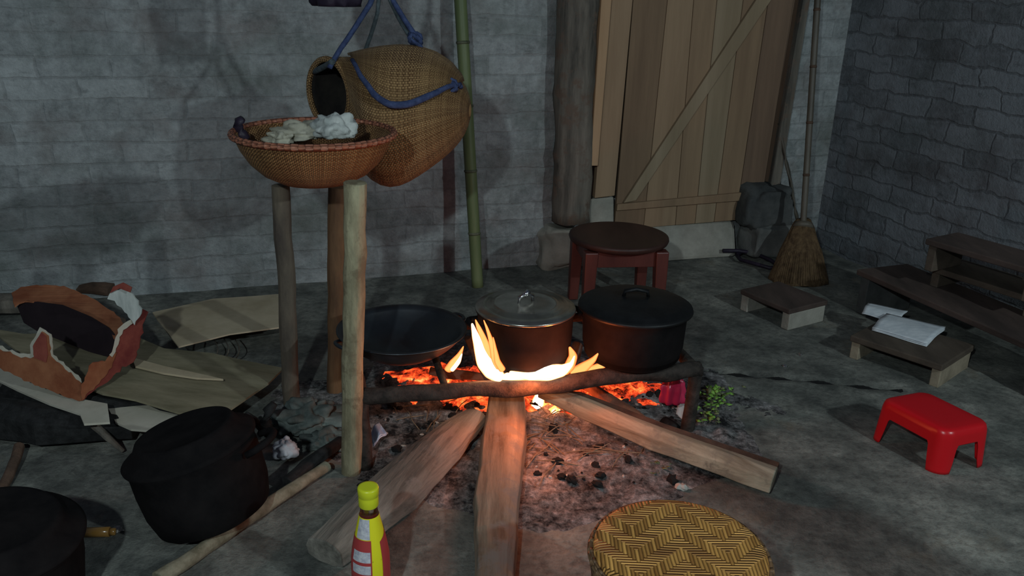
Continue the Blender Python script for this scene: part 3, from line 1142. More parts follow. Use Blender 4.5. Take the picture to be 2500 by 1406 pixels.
def rock(name, c, s, mat, seed, label=None, cat='stone', kind=None, n=18, amp=.25, sq=.5):
    g = G()
    rings = []
    ax = [wd, -wn, UP]
    for i in range(n + 1):
        th = math.pi * i / n
        rp = []
        for j in range(2 * n):
            ph = math.pi * j / n
            d = Vector((math.sin(th) * math.cos(ph), math.sin(th) * math.sin(ph), math.cos(th)))
            e = Vector([math.copysign(abs(x) ** sq, x) for x in d])
            k = 1 + amp * noise.noise(d * 1.7 + Vector((seed, 0, 0))) + amp * .3 * noise.noise(d * 6 + Vector((seed, 0, 0)))
            rp.append(Vector(c) + (ax[0] * e.x * s[0] + ax[1] * e.y * s[1] + ax[2] * e.z * s[2]) * k)
        rings.append(rp)
    g.loft(rings, caps=(False, False))
    return g.build(name, mat, label=label, cat=cat if not kind else None, kind=kind)


def wbase_pt(px, off):
    p = PW(px, 640, off)
    return Vector((p.x, p.y, 0))


p = FL(1372, 648)
rock('foundation_stone', Vector((p.x - .01, p.y + .03, .085)), (.118, .11, .096), M['stone'], 1.3, 'large pale rounded stone at the foot of the grey log post')
g = G()
a, b = FL(1420, 655), FL(1800, 628)
a = Vector((a.x, a.y, 0)); b = Vector((b.x, b.y, 0))
back = -wn * .35
hh = PW(1690, 556, .0).z
g.hexa([a, b, b + back, a + back], [a + UP * .16 + wn * -.05, b + UP * .16 + wn * -.05, b + back + UP * .16, a + back + UP * .16])
g.build('trim_6', M['stone'], kind='structure', bevel=.02)
plank('trim_7', [(1430, 486), (1500, 480), (1500, 560), (1430, 566)], .06, .2, M['stone'], kind='structure', bevel=.01)
ds = PW(1862, 506, .09)
rock('stone_block', ds, (.115, .09, .10), M['darkstone'], 4.4, 'dark squarish stone block set low beside the right side of the door')
rock('stone_block', wbase_pt(1870, .12) + UP * .085, (.12, .08, .085), M['midstone'], 7.4, 'greyish base stone under the dark block, left of the broom')

# broom -------------------------------------------------------------------
bh = FL(1950, 686)
btop = PY(1962, 535, bh.y + .13)
rootB = thing('broom', bh, 'straw broom standing upside in the corner with a long jointed bamboo handle', 'broom')
rootB['label'] = 'straw broom with long jointed bamboo handle standing in the room corner'
g = G()
rings = []
for i in range(15):
    t_ = i / 14
    c0 = lerp(bh + UP * .002, btop, t_)
    rr = (.098 * (1 - t_) ** .8 + .028)
    rings.append([c0 + Vector((rr * math.cos(a) * (1 + .05 * math.sin(9 * a)), rr * .62 * math.sin(a), .004 * math.sin(13 * a + i))) for a in [2 * math.pi * k / 40 for k in range(40)]])
g.loft(rings)
for k in range(70):
    a = 2 * math.pi * k / 70
    p0 = bh + Vector((.122 * math.cos(a), .078 * math.sin(a), .004 + random.random() * .01))
    p1 = btop + Vector((.03 * math.cos(a), .018 * math.sin(a), -.02))
    mid = lerp(p0, p1, .5) + Vector((.012 * math.cos(a), .008 * math.sin(a), 0))
    g.tube([p0, mid, p1], [.0022, .003, .003], 5)
g.build('straw_head', M['straw'], rootB)
g = G()
g.tube([lerp(bh, btop, .86) + UP * .0, lerp(bh, btop, .94)], [.046, .038], 16)
g.build('binding', M['handle'], rootB)
ht = PY(1996, 0, bh.y + .30)
bamboo(lerp(bh, btop, .8), btop + (ht - btop) * 1.15, .0135, .0135, [.22, .42, .63, .84], 'x', '', M['handle'], M['bark'], rootB)
g = G()
sb = FL(1925, 640) + UP * .0
g.tube(path(PW(1948, 540, .12), PW(1902, 300, .03), 10, .01, 9), .008, 8, jit=.001)
g.build('thin_stick', M['handle'], label='thin stick leaning between the door and the broom handle', cat='stick')
# dark strap loop
g = G()
pp = [(1765, 600, .11), (1800, 600, .10), (1840, 605, .09), (1880, 622, .06), (1905, 640, .03), (1880, 642, .03), (1845, 632, .03), (1808, 622, .03), (1798, 610, .05), (1812, 602, .08)]
g.tube([FL(x, y + 12, z * .3 + .01) for x, y, z in pp], .009, 8, jit=.002)
g.build('strap', M['darkbag'], label='black looped strap lying by the wall left of the broom', cat='strap')

# ---------------------------------------------------------------- round wooden stool
ZS = .30
sc_ = FL(1511, 572, ZS)
rootS = thing('wooden_stool', (sc_.x, sc_.y, 0), 'round dark red wooden stool behind the pots, before the door', 'stool')
s0 = Vector((sc_.x, sc_.y, 0))
rs = 122 * (sc_ - cC).dot(cF) / FP
g = G()
g.lathe([(0, ZS - .028), (rs - .02, ZS - .028), (rs - .004, ZS - .020), (rs, ZS - .010), (rs - .002, ZS - .002), (rs - .010, ZS), (rs - .014, ZS - .001), (0, ZS - .001)], s0, 72)
g.build('seat', M['redtop'], rootS)
ang = math.radians(8)
ex, ey = Vector((math.cos(ang), math.sin(ang), 0)), Vector((-math.sin(ang), math.cos(ang), 0))
hw = rs * .70
for sx in (-1, 1):
    for sy in (-1, 1):
        g = G()
        top = s0 + ex * sx * hw + ey * sy * hw * .9 + UP * (ZS - .028)
        bt_ = s0 + ex * sx * hw * 1.04 + ey * sy * hw * .96
        wdt = .024
        g.hexa([bt_ + ex * a * .018 + ey * b * .018 for a, b in ((-1, -1), (1, -1), (1, 1), (-1, 1))], [top + ex * a * wdt + ey * b * wdt for a, b in ((-1, -1), (1, -1), (1, 1), (-1, 1))])
        g.build('leg', M['redwood'], rootS, bevel=.004)
for k, (u, v_, s_) in enumerate(((ex, ey, -1), (ex, ey, 1), (ey, ex, -1), (ey, ex, 1))):
    g = G()
    m_ = hw * .9 if k < 2 else hw
    g.box(s0 + v_ * s_ * m_ + UP * (ZS - .028 - .03), u * hw * 1.9, v_ * .016, UP * .06)
    g.build('apron', M['redwood'], rootS, bevel=.002)

# ---------------------------------------------------------------- benches


def bench(name, quad, z, th, zf, mat, legmat, label, legin=.02, legw=.03, width=None):
    """quad: four pixel corners (left-front, right-front, right-back, left-back) of the plank's top at height z; zf: height it stands on"""
    q = [FL(x, y, z) for x, y in quad]
    u_ = (q[1] - q[0]).normalized()
    v2 = Vector((-u_.y, u_.x, 0))
    wdt_ = (q[3] - q[0]).dot(v2) if width is None else width
    q[3], q[2] = q[0] + v2 * wdt_, q[1] + v2 * wdt_
    c0 = (q[0] + q[1] + q[2] + q[3]) / 4
    root = thing(name, (c0.x, c0.y, zf), label, 'bench')
    g = G()
    g.hexa([p - UP * th for p in q], q)
    g.build('seat', mat, root, bevel=.004)
    for e in (0, 1):
        if e == 0:
            a, b = q[0], q[3]
            inn = (q[1] - q[0]).normalized()
        else:
            a, b = q[1], q[2]
            inn = (q[0] - q[1]).normalized()
        a2, b2 = lerp(a, b, .04), lerp(a, b, .96)
        g = G()
        P = [a2 + inn * legin, b2 + inn * legin, b2 + inn * (legin + legw), a2 + inn * (legin + legw)]
        if e == 0:
            P = P[::-1]
        g.hexa([Vector((p.x, p.y, zf)) for p in P], [Vector((p.x, p.y, z - th)) for p in P])
        g.build('leg', legmat, root, bevel=.003)
    return root, c0


bench('low_bench', [(2076, 818), (2302, 892), (2394, 850), (2165, 776)], .085, .022, 0, M['brown2'], M['endgrain'], 'low brown bench nearest the red stool, with white paper on it', .004, .03)
bench('low_bench', [(1808, 706), (1928, 756), (2027, 734), (1902, 686)], .085, .02, 0, M['brown'], M['stone'], 'small low bench with a pale grey leg, just in front of the broom', .002, .035)
bench('long_bench', [(2092, 657), (2560, 862), (2720, 800), (2190, 630)], .17, .022, 0, M['brown'], M['darkstone'], 'long dark bench at the bottom of the pile by the right wall', .02, .04, .25)
bench('low_bench', [(2268, 648), (2535, 731), (2640, 700), (2345, 622)], .245, .022, .17, M['brown2'], M['brown2'], 'dark low bench stacked between the long bench and the topmost one', .012, .03, .19)
bench('low_bench', [(2260, 582), (2540, 663), (2660, 622), (2328, 550)], .36, .022, .245, M['brown'], M['brown2'], 'topmost dark low bench of the stack by the right wall', .012, .03, .19)

# papers
def sheet(name, quad, z, mat, label, bend=.01, cat='paper', layers=3):
    g = G()
    for L in range(layers):
        N = 12
        rows = []
        for i in range(N + 1):
            row = []
            for j in range(N + 1):
                u, v_ = i / N, j / N
                x = lerp(lerp(quad[0][0], quad[1][0], u), lerp(quad[3][0], quad[2][0], u), v_)
                y = lerp(lerp(quad[0][1], quad[1][1], u), lerp(quad[3][1], quad[2][1], u), v_)
                zz = z + L * .004 + bend * (math.sin(math.pi * v_) ** 2 * .6 + .7 * v_ * v_) + noise.noise(Vector((u * 2, v_ * 3, L))) * .002
                row.append(FL(x, y - L * .6, z) + UP * (zz - z))
            rows.append(row)
        g.loft(rows, close=False, caps=(False, False))
    return g.build(name, mat, label=label, cat=cat, solid=.0012)


sheet('newspaper', [(2128, 806), (2262, 846), (2306, 812), (2162, 778)], .088, M['paper'], 'folded white printed paper lying on the low bench near the red stool', .016)
sheet('paper_sheet', [(2104, 765), (2190, 790), (2215, 768), (2118, 748)], .09, M['paper'], 'crumpled whitish sheet behind the folded paper on the low bench', .02, layers=1)

# ---------------------------------------------------------------- red plastic stool
ZR = .125
A_, B_, C_, D_ = [FL(x, y, ZR) for x, y in ((2153, 972), (2258, 953), (2420, 1032), (2296, 1078))]
D_ = A_ + C_ - B_
cR_ = (A_ + B_ + C_ + D_) / 4
eu, ev = (C_ - B_), (B_ - A_)
lu, lv = eu.length * .5 + .004, ev.length * .5 + .002
eu.normalize(); ev.normalize()
base0 = Vector((cR_.x, cR_.y, 0))
NP = 160


def rrect(hu, hv, rad, k):
    # point on a rounded rectangle by arc length fraction, with its corner closeness
    per = 4 * (hu - rad) + 4 * (hv - rad) + 2 * math.pi * rad
    s = k * per
    segs = [('l', hu, -(hv - rad), hu, hv - rad), ('c', hu - rad, hv - rad, 0), ('l', hu - rad, hv, -(hu - rad), hv), ('c', -(hu - rad), hv - rad, 90),
            ('l', -hu, hv - rad, -hu, -(hv - rad)), ('c', -(hu - rad), -(hv - rad), 180), ('l', -(hu - rad), -hv, hu - rad, -hv), ('c', hu - rad, -(hv - rad), 270)]
    for sg in segs:
        if sg[0] == 'l':
            L = math.hypot(sg[3] - sg[1], sg[4] - sg[2])
            if s <= L + 1e-9:
                t_ = s / L
                return lerp(sg[1], sg[3], t_), lerp(sg[2], sg[4], t_)
        else:
            L = rad * math.pi / 2
            if s <= L + 1e-9:
                a = math.radians(sg[3]) + s / rad
                return sg[1] + rad * math.cos(a), sg[2] + rad * math.sin(a)
        s -= L
    return hu, -(hv - rad)


g = G()
rings = []
TH = [(0, None), (.3, ZR), (.6, ZR), (.86, ZR), (.93, ZR - .002), (.975, ZR - .006), (1.0, ZR - .015)]
base_pts = [rrect(lu, lv, .03, k / NP) for k in range(NP)]


def legdrop(u, v_):
    du, dv = (lu - abs(u)), (lv - abs(v_))
    # distance along the side from the corner
    m = max(du, dv)
    w1, w2 = .034, .046
    t_ = (m - w1) / (w2 - w1)
    t_ = max(0, min(1, t_))
    return t_ * t_ * (3 - 2 * t_)


rings.append([base0 + UP * ZR + (eu * u + ev * v_) * .02 for u, v_ in base_pts])
for f_, z_ in TH[1:]:
    rings.append([base0 + (eu * u + ev * v_) * f_ + UP * z_ for u, v_ in base_pts])
for kz in range(1, 13):
    t_ = kz / 12
    ring = []
    for u, v_ in base_pts:
        d_ = legdrop(u, v_)
        zb = lerp(0, .080, d_)
        z_ = lerp(ZR - .015, zb, t_)
        fl = 1 + .10 * (ZR - z_) / ZR
        ring.append(base0 + eu * u * (1 + (fl - 1) * .6) + ev * v_ * fl + UP * z_)
    rings.append(ring)
g.loft(rings, caps=(True, False))
g.build('plastic_stool', M['redplastic'], label='small low bright red plastic stool on the floor at right', cat='stool', solid=.003)

# ---------------------------------------------------------------- wicker stool (foreground)
ZW = .27
wc2 = FL(1661, 1336, ZW)
rw = 218 * (wc2 - cC).dot(cF) / FP
w0 = Vector((wc2.x, wc2.y, 0))
rootW = thing('wicker_stool', w0, 'round bamboo stool with golden herringbone woven top, nearest at the bottom edge', 'stool')
g = G()
g.lathe([(rw - .004, ZW - .012), (rw - .006, ZW - .004), (rw - .014, ZW + .001), (rw * .8, ZW + .004), (rw * .5, ZW + .003), (rw * .2, ZW + .001), (0, ZW)], w0, 96)
o = g.build('woven_top', M['twill'], rootW)
g = G()
g.lathe([(rw - .004, 0), (rw, .01), (rw - .006, .06), (rw - .012, .14), (rw - .008, .21), (rw - .002, ZW - .03), (rw, ZW - .02), (rw - .003, ZW - .009)], w0, 96, uvsc=1.1)
g.build('side_wall', M['stoolside'], rootW, solid=.008)
g = G()
for zr in (.012, ZW - .018):
    g = G()
    rr = rw + .001 if zr > .1 else rw - .001
    pts = [w0 + Vector((rr * math.cos(2 * math.pi * k / 72), rr * math.sin(2 * math.pi * k / 72), zr)) for k in range(73)]
    g.tube(pts, .0045, 8, caps=(False, False), uvsc=.05)
    g.build('hoop', M['stoolside'], rootW)

# ---------------------------------------------------------------- sauce bottle
ZBt = .262
cb = FL(899, 1200, ZBt)
b0 = Vector((cb.x, cb.y, 0))
rootK = thing('sauce_bottle', b0, 'glass chili sauce bottle with yellow cap standing at the bottom edge', 'bottle')
k_ = .0175


def bp(prof, n=40):
    g = G()
    g.lathe(prof, b0, n)
    return g


body = [(0, .0), (.034, .0), (.037, .004), (.037, .10), (.036, .125), (.031, .155), (.025, .185), (.0195, .21), (.017, .222), (.0155, .236), (.0155, .250), (0, .250)]
bp(body).build('bottle_body', M['glass'], rootK)
bp([(0, .003), (.034, .004), (.0345, .10), (.0335, .125), (.0285, .155), (.0225, .183), (.0172, .208), (0, .209)]).build('sauce', M['sauce'], rootK)
g = bp([(.0182, .232), (.0192, .234), (.0192, .252), (.0185, .254), (.0200, .256), (.0205, .270), (.0192, .2735), (.015, .2738), (.0, .2735)])
g.build('cap', M['yellow'], rootK)


def rad_at(z):
    pr = body[2:]
    for i in range(len(pr) - 1):
        if pr[i][1] <= z <= pr[i + 1][1]:
            return lerp(pr[i][0], pr[i + 1][0], (z - pr[i][1]) / (pr[i + 1][1] - pr[i][1]))
    return .0155


viewa = math.atan2(-b0.y, -b0.x)


def wrap(a0, a1, z0, z1, off, mat, nm, z1b=None):
    g = G()
    N = 24
    rows = []
    for j in range(9):
        row = []
        for i in range(N + 1):
            u = i / N
            zt = lerp(z1, z1 if z1b is None else z1b, u)
            z = lerp(z0, zt, j / 8)
            a = viewa + math.radians(lerp(a0, a1, u))
            r = rad_at(z) + off
            row.append(b0 + Vector((r * math.cos(a), r * math.sin(a), z)))
        rows.append(row)
    g.loft(rows, close=False, caps=(False, False))
    return g.build(nm, mat, rootK)


wrap(-180, 178, .03, .213, .0006, M['labely'], 'yellow_label')
wrap(38, 120, .03, .163, .0012, M['labelr'], 'red_label_panel', .185)
wrap(-128, 4, .03, .17, .0012, M['labelr'], 'red_label_panel')
wrap(-58, 0, .172, .212, .0018, M['labelw'], 'white_label_patch')
wrap(-62, 0, .125, .147, .0018, M['labelw'], 'white_label_patch')
wrap(-62, 0, .098, .118, .0018, M['labelw'], 'white_label_patch')
wrap(-50, -20, .05, .086, .0018, M['labelw'], 'white_label_patch')

# ---------------------------------------------------------------- black pots at left
def tiltpot(px, zc, R, H, tilt_ax, tilt, label, loops='', knob=True):
    c0 = FL(*px)
    c0.z = 0
    root = thing('cooking_pot', c0, label, 'pot')
    rot = Matrix.Rotation(tilt, 3, tilt_ax)
    base = c0 + UP * (R * abs(math.sin(tilt)) * .8)
    g = G()
    g.lathe([(0, 0), (R * .76, 0), (R * .90, H * .05), (R * .98, H * .25), (R, H * .5), (R * .99, H * .72), (R * 1.03, H * .76), (R * 1.03, H * .79), (R * .95, H * .79), (R * .9, H * .1), (0, H * .03)], base, 64, rot=rot)
    g.build('pot_body', M['soot'], root)
    g = G()
    g.lathe([(R * 1.045, H * .775), (R * 1.05, H * .80), (R * 1.0, H * .82), (R * .86, H * .86), (R * .80, H * .93), (R * .76, H * .97), (R * .70, H * .975), (R * .64, H * .95), (R * .3, H * .96), (0, H * .965)], base, 64, rot=rot)
    lid = g.build('lid', M['soot'], root)
    g = G()
    if knob: g.lathe([(0, H * 1.0), (.014, H * 1.0), (.010, H * 1.06), (.018, H * 1.09), (.014, H * 1.13), (0, H * 1.14)], base, 20, rot=rot)
    if knob: g.build('lid_knob', M['soot'], lid)
    for sgn in ((1,) if loops else ()):
        g = G()
        pts = []
        for k in range(9):
            a = math.pi * k / 8
            pts.append(base + rot @ Vector((sgn * (R * .99 + .05 * math.sin(a)), .05 * math.cos(a), H * .66 + .012 * math.sin(a))))
        g.tube(pts, .008, 8)
        g.build('handle', M['soot'], root)
    return root


tiltpot((530, 1280), 0, .140, .225, Vector((.15, 1, 0)).normalized(), math.radians(-15), 'large black lidded pot left of the pale post, beside a long thin stick', loops='right', knob=False)
tiltpot((10, 1500), 0, .150, .215, Vector((0, 1, 0)), math.radians(4), 'black round pot cut off by the bottom left corner', loops='', knob=False)

# little things near pots
g = G()
a, b = FL(205, 1300, .012), FL(268, 1298, .012)
g.tube([a, b], .011, 12)
g.tube([b, lerp(a, b, 1.22)], [.009, .008], 10)
g.build('lighter', M['amber'], label='small amber cigarette lighter on the floor beside the corner pot', cat='lighter')
crumple('paper_scrap', FL(288, 1292, .006), .012, .008, .006, M['shell'], 1.9, 'tiny white scrap just right of the amber lighter', 'scrap')

# rags by the post
crumple('rag', FL(748, 1020, .035), .085, .075, .040, M['rag'], 4.7, 'grey-green crumpled rag on the floor behind the pale post', 'cloth', n=36, amp=.9, fr=2.6)
crumple('rag', FL(800, 1075, .02), .05, .045, .025, M['rag'], 9.7, 'smaller grey rag fold tucked beside the foot of the pale post', 'cloth', n=28, amp=.9)
crumple('rag', FL(697, 1098, .028), .032, .03, .028, M['ragpale'], 6.7, 'pale lilac rag lump between the black pot and the rags', 'cloth', amp=.5)
g = G()
g.tube([FL(655, 1060, .03), FL(650, 1030, .08), FL(655, 1005, .11), FL(670, 985, .13)], [.014, .016, .015, .010], 8, jit=.004)
g.tube([FL(645, 1050, .03), FL(622, 1025, .06), FL(603, 1008, .09)], [.014, .010, .004], 8, jit=.003)
g.build('forked_stick', M['char'], label='black forked stick end sticking up behind the large black pot', cat='stick')
log('black_log', [FL(700, 1180, .03), FL(750, 1135, .035), FL(835, 1075, .03)], [.016, .020, .016], quart, M['char'], 'short blackened log lying between the black pot and the pale post')

# ---------------------------------------------------------------- cardboard and torn carton (left)


def card(name, pts, z, th, mat, label=None, cat='cardboard', parent=None, zf=None):
    P = [FL(x, y, z if zf is None else zf(x, y)) for x, y in pts]
    g = G()
    g.prism(P, UP * -th, flat=[(x, -y) for x, y in pts])
    return g.build(name, mat, parent, label=label, cat=cat)


r_ = thing('cardboard_stack', FL(540, 800), 'folded pale cardboard sheets stacked by the wall left of the dark post', 'cardboard')
for k in range(4):
    sh = k * 7
    pts = [(372 + sh * .4, 762 + sh * .6), (520, 729 + k), (625, 722), (700, 716 + k), (700, 796 - (3 - k) * 3), (560, 815 - (3 - k) * 3), (436 - (3 - k) * 10, 846 - (3 - k) * 14)]
    g = G()
    z = .045 + k * .010
    P = [FL(x, y, z) for x, y in pts]
    g.prism(P, UP * -.005, flat=[(x, -y) for x, y in pts])
    g.build('cardboard_sheet', M['cardboard'], r_)
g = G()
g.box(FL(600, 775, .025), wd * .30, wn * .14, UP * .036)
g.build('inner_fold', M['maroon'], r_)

zb = lambda x, y: .085 + .00012 * (560 - x) - .0001 * (y - 850) * .5
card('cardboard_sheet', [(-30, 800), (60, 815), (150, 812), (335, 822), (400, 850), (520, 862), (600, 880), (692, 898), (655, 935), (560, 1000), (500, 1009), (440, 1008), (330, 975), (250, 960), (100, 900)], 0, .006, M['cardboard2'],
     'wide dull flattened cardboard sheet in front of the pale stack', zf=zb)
card('cardboard_strip', [(322, 872), (400, 893), (470, 908), (545, 925), (480, 922), (400, 910), (330, 893)], 0, .006, M['cardboard'], 'narrow raised cardboard flap lying on the wide dull sheet', zf=lambda x, y: zb(x, y) + .014)
card('cardboard_flap', [(262, 992), (325, 972), (390, 1002), (442, 1014), (425, 1038), (385, 1052), (320, 1047), (282, 1030)], 0, .006, M['cardwhite'], 'whitish curved cardboard flap touching the large black pot', zf=lambda x, y: .075)
card('cardboard_flap', [(-30, 880), (60, 925), (150, 965), (262, 985), (268, 1030), (205, 1034), (195, 1010), (120, 985), (40, 950), (-30, 915)], 0, .006, M['cardwhite'], 'long pale cardboard edge strip under the orange carton', zf=lambda x, y: .115)



def rough(q, amp=2.5, seed=1.0, step=9, skip=()):
    out = []
    for i in range(len(q)):
        a_, b_ = q[i], q[(i + 1) % len(q)]
        n_ = max(1, int(math.hypot(b_[0] - a_[0], b_[1] - a_[1]) / step))
        for k in range(n_):
            u = k / n_
            x, y = lerp(a_[0], b_[0], u), lerp(a_[1], b_[1], u)
            j = amp if i not in skip else amp * .2
            out.append((x + j * noise.noise(Vector((x * .11, y * .11, seed))) * 1.6, y + j * noise.noise(Vector((x * .13, y * .09, seed + 9))) * 1.6))
    return out


# torn carton
rc = thing('torn_carton', FL(180, 930), 'torn orange and red printed carton lying open on the cardboard', 'carton')
c1, c2 = PY(52, 765, FL(60, 830, .12).y), PY(285, 842, FL(285, 900, .12).y)
axv = (c2 - c1).normalized()
pv = Vector((-axv.y, axv.x, 0)).normalized()
if pv.y < 0: pv = -pv
def ytop(x, y):
    t_ = max(0, min(1, (x - 45) / 240))
    edge = 742 + 85 * t_ ** 1.4
    return PY(x, y, lerp(c1.y, c2.y, t_) + .012 + max(0, edge - y) * .0022)


g = G()
q = [(36, 745), (28, 715), (60, 698), (110, 695), (165, 700), (230, 730), (285, 768), (312, 800), (300, 845), (276, 872), (283, 830), (262, 800), (215, 772), (150, 745), (100, 737), (58, 733)]
q = rough(q, 2.5)
P = [ytop(x, y) for x, y in q]
g.prism(P, UP * -.005, flat=[(x, -y) for x, y in q])
g.build('top_panel', M['orange'], rc)
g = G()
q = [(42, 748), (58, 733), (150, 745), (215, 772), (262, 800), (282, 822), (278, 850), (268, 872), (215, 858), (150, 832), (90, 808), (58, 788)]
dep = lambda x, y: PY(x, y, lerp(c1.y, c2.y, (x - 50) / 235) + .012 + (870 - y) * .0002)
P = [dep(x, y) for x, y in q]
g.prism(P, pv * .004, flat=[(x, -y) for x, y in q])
g.build('inside_shade', M['maroon'], rc)  # dark sheet drawn in place of the carton's shaded hollow
q = [(-30, 834), (46, 864), (76, 864), (72, 842), (98, 802), (125, 816), (130, 866), (174, 904), (197, 926), (199, 940), (171, 930), (122, 890), (60, 890), (-30, 862)]
yf = FL(190, 978, .12).y
g = G()
q = rough(q, 3.5, 2)
P = [PY(x, y, yf + .006 + (199 - x) * .0003 + (978 - y) * .0002) for x, y in q]
g.prism(P, Vector((0, .003, 0)), flat=[(x, -y) for x, y in q])
g.build('torn_paper_edge', M['cardwhite'], rc)
q = [(-30, 842), (48, 873), (83, 873), (80, 842), (100, 810), (117, 822), (122, 870), (171, 913), (199, 939), (199, 978), (191, 980), (85, 939), (-30, 885)]
g = G()
q = rough(q, 3.5)
P = [PY(x, y, yf + (199 - x) * .0003 + (978 - y) * .0002) for x, y in q]
g.prism(P, Vector((0, .005, 0)), flat=[(x, -y) for x, y in q])
g.build('front_flap', M['orange'], rc)
q = [(199, 939), (222, 887), (256, 882), (270, 865), (280, 830), (293, 800), (322, 788), (345, 755), (358, 765), (346, 813), (327, 885), (296, 899), (256, 936), (199, 978)]
g = G()
q = rough(q, 4)
P = [PY(x, y, yf + (x - 199) * .0011 + (978 - y) * .0002) for x, y in q]
g.prism(P, Vector((0, .005, 0)), flat=[(x, -y) for x, y in q])
g.build('side_flap', M['redcard'], rc)
q = rough([(199, 978), (199, 939), (222, 887), (256, 882), (270, 865), (284, 862), (268, 905), (240, 935)], 3)
g = G()
P = [PY(x, y, yf - .005 + (x - 199) * .0011 + (978 - y) * .0002) for x, y in q]
g.prism(P, Vector((0, .003, 0)), flat=[(x, -y) for x, y in q])
g.build('folded_corner', M['orange'], rc)
q = rough([(268, 868), (292, 796), (322, 780), (330, 788), (300, 806), (288, 840), (276, 872)], 3)
g = G()
P = [PY(x, y, yf - .006 + (x - 199) * .0011 + (978 - y) * .0002) for x, y in q]
g.prism(P, Vector((0, .003, 0)), flat=[(x, -y) for x, y in q])
g.build('torn_paper_edge', M['cardwhite'], rc)
q = [(83, 873), (80, 845), (100, 812), (112, 822), (116, 868), (112, 885)]
g = G()
P = [PY(x, y, yf + (199 - x) * .0003 + (978 - y) * .0002 - .004) for x, y in q]
g.prism(P, Vector((0, .003, 0)), flat=[(x, -y) for x, y in q])
g.build('red_print', M['redcard'], rc)
q = [(262, 728), (272, 712), (290, 698), (318, 710), (338, 735), (345, 765), (326, 795), (315, 775), (296, 752), (276, 738)]
g = G()
q = rough(q, 4)
P = [PY(x, y, yf + .15 + (x - 260) * .0002) for x, y in q]
g.prism(P, Vector((0, .005, 0)), flat=[(x, -y) for x, y in q])
g.build('upright_flap', M['clothwhite'], rc)
q = [(268, 716), (276, 700), (300, 690), (322, 702), (318, 714), (292, 704)]
g = G()
P = [PY(x, y, yf + .145) for x, y in q]
g.prism(P, Vector((0, .003, 0)), flat=[(x, -y) for x, y in q])
g.build('upright_flap_tip', M['redcard'], rc)
# wood lying behind the carton; black log shapes standing in for a dark basin beneath
log('firewood_log', [FL(-60, 700, .05), FL(150, 690, .05), FL(275, 705, .04)], [.045, .05, .035], slab, M['bark'], 'dark log behind the torn carton, lying along the wall', n=12)
log('firewood_log', [FL(-60, 740, .06), FL(120, 735, .05), FL(290, 790, .03)], [.05, .055, .035], slab, M['greywood'], 'grey log beneath the carton, nearer than the dark log at the wall', n=12)
log('black_log', [FL(-60, 1010, .05), FL(120, 1035, .055), FL(330, 1045, .04)], [.055, .06, .03], quart, M['char'], 'black log shape under the pale cardboard edge at left', n=12)
log('black_log', [FL(30, 960, .05), FL(240, 1000, .05), FL(440, 1020, .03)], [.05, .05, .035], quart, M['char'], 'black log shape under the middle of the flattened cardboard', n=12)
log('black_log', [FL(260, 900, .04), FL(400, 925, .04), FL(560, 950, .03)], [.036, .036, .03], quart, M['char'], 'black log shape under the wide dull cardboard sheet', n=12)
log('firewood_stick', [FL(48, 1085, .03), FL(28, 1140, .02), FL(5, 1200, .01)], [.012, .011, .010], quart, M['bark'], 'short dark stick at the left edge above the corner pot')
crumple('plastic_bag', FL(20, 645, .04), .07, .05, .035, M['palebag'], 1.1, 'pale lilac crumpled plastic bag at the left edge by the wall', 'bag', amp=.8)
crumple('plastic_bag', FL(95, 645, .02), .09, .05, .02, M['darkbag'], 3.3, 'flat black plastic bag by the wall beside the lilac one', 'bag', amp=.6)
g = G()
p = FL(157, 672, .0)
g.lathe([(0, .0), (.012, 0), (.016, .04), (.0145, .04), (.011, .003), (0, .003)], Vector((p.x, p.y, 0)) + UP * .0, 20)
g.build('small_cup', M['whiteplastic'], label='tiny white plastic cup against the wall at far left', cat='cup')
crumple('plastic_bag', FL(40, 1030, .02), .03, .04, .03, M['palebag'], 8.8, 'pale crumpled wrapper at the left edge under the cardboard', 'bag', amp=.8)
for k in range(3):
    g = G()
    pts = [FL(520 + k * 26 + 12 * math.sin(i * .5), 825 + i * 9, .05 - .006 * i + .03 * math.sin(i * .5)) for i in range(8)]
    g.tube(pts, .0018, 6)
    g.build('wire', M['handle'], label='thin curled wire strand on the floor below the pale cardboard stack', cat='wire', group='wire strands by the cardboard')

# ---------------------------------------------------------------- litter round the fire
crumple('plastic_bag', FL(1642, 960, .10), .034, .018, .058, M['pink'], 2.5, 'shiny pink plastic bag hanging under the right end of the iron bar', 'bag', amp=.35, fold=.10)
sheet('wrapper', [(1650, 1010), (1668, 1025), (1672, 990), (1658, 985)], .02, M['whiteplastic'], 'small white wrapper beneath the pink bag by the grate leg', .02, 'wrapper', 1)
g = G()
p = FL(1642, 1046, .018)
g.tube([p + Vector((-.02, .03, 0)), p, p + Vector((.008, -.012, 0))], [.02, .02, .017], 14)
g.build('tin_can', M['char'], label='small dark round can end on the ground at the right grate leg', cat='can')
sheet('wrapper', [(905, 1062), (912, 1090), (945, 1072), (925, 1045)], .035, M['wrap'], 'crumpled blue and white wrapper right of the pale post', .02, 'wrapper', 2)
p = FL(1322, 1012)
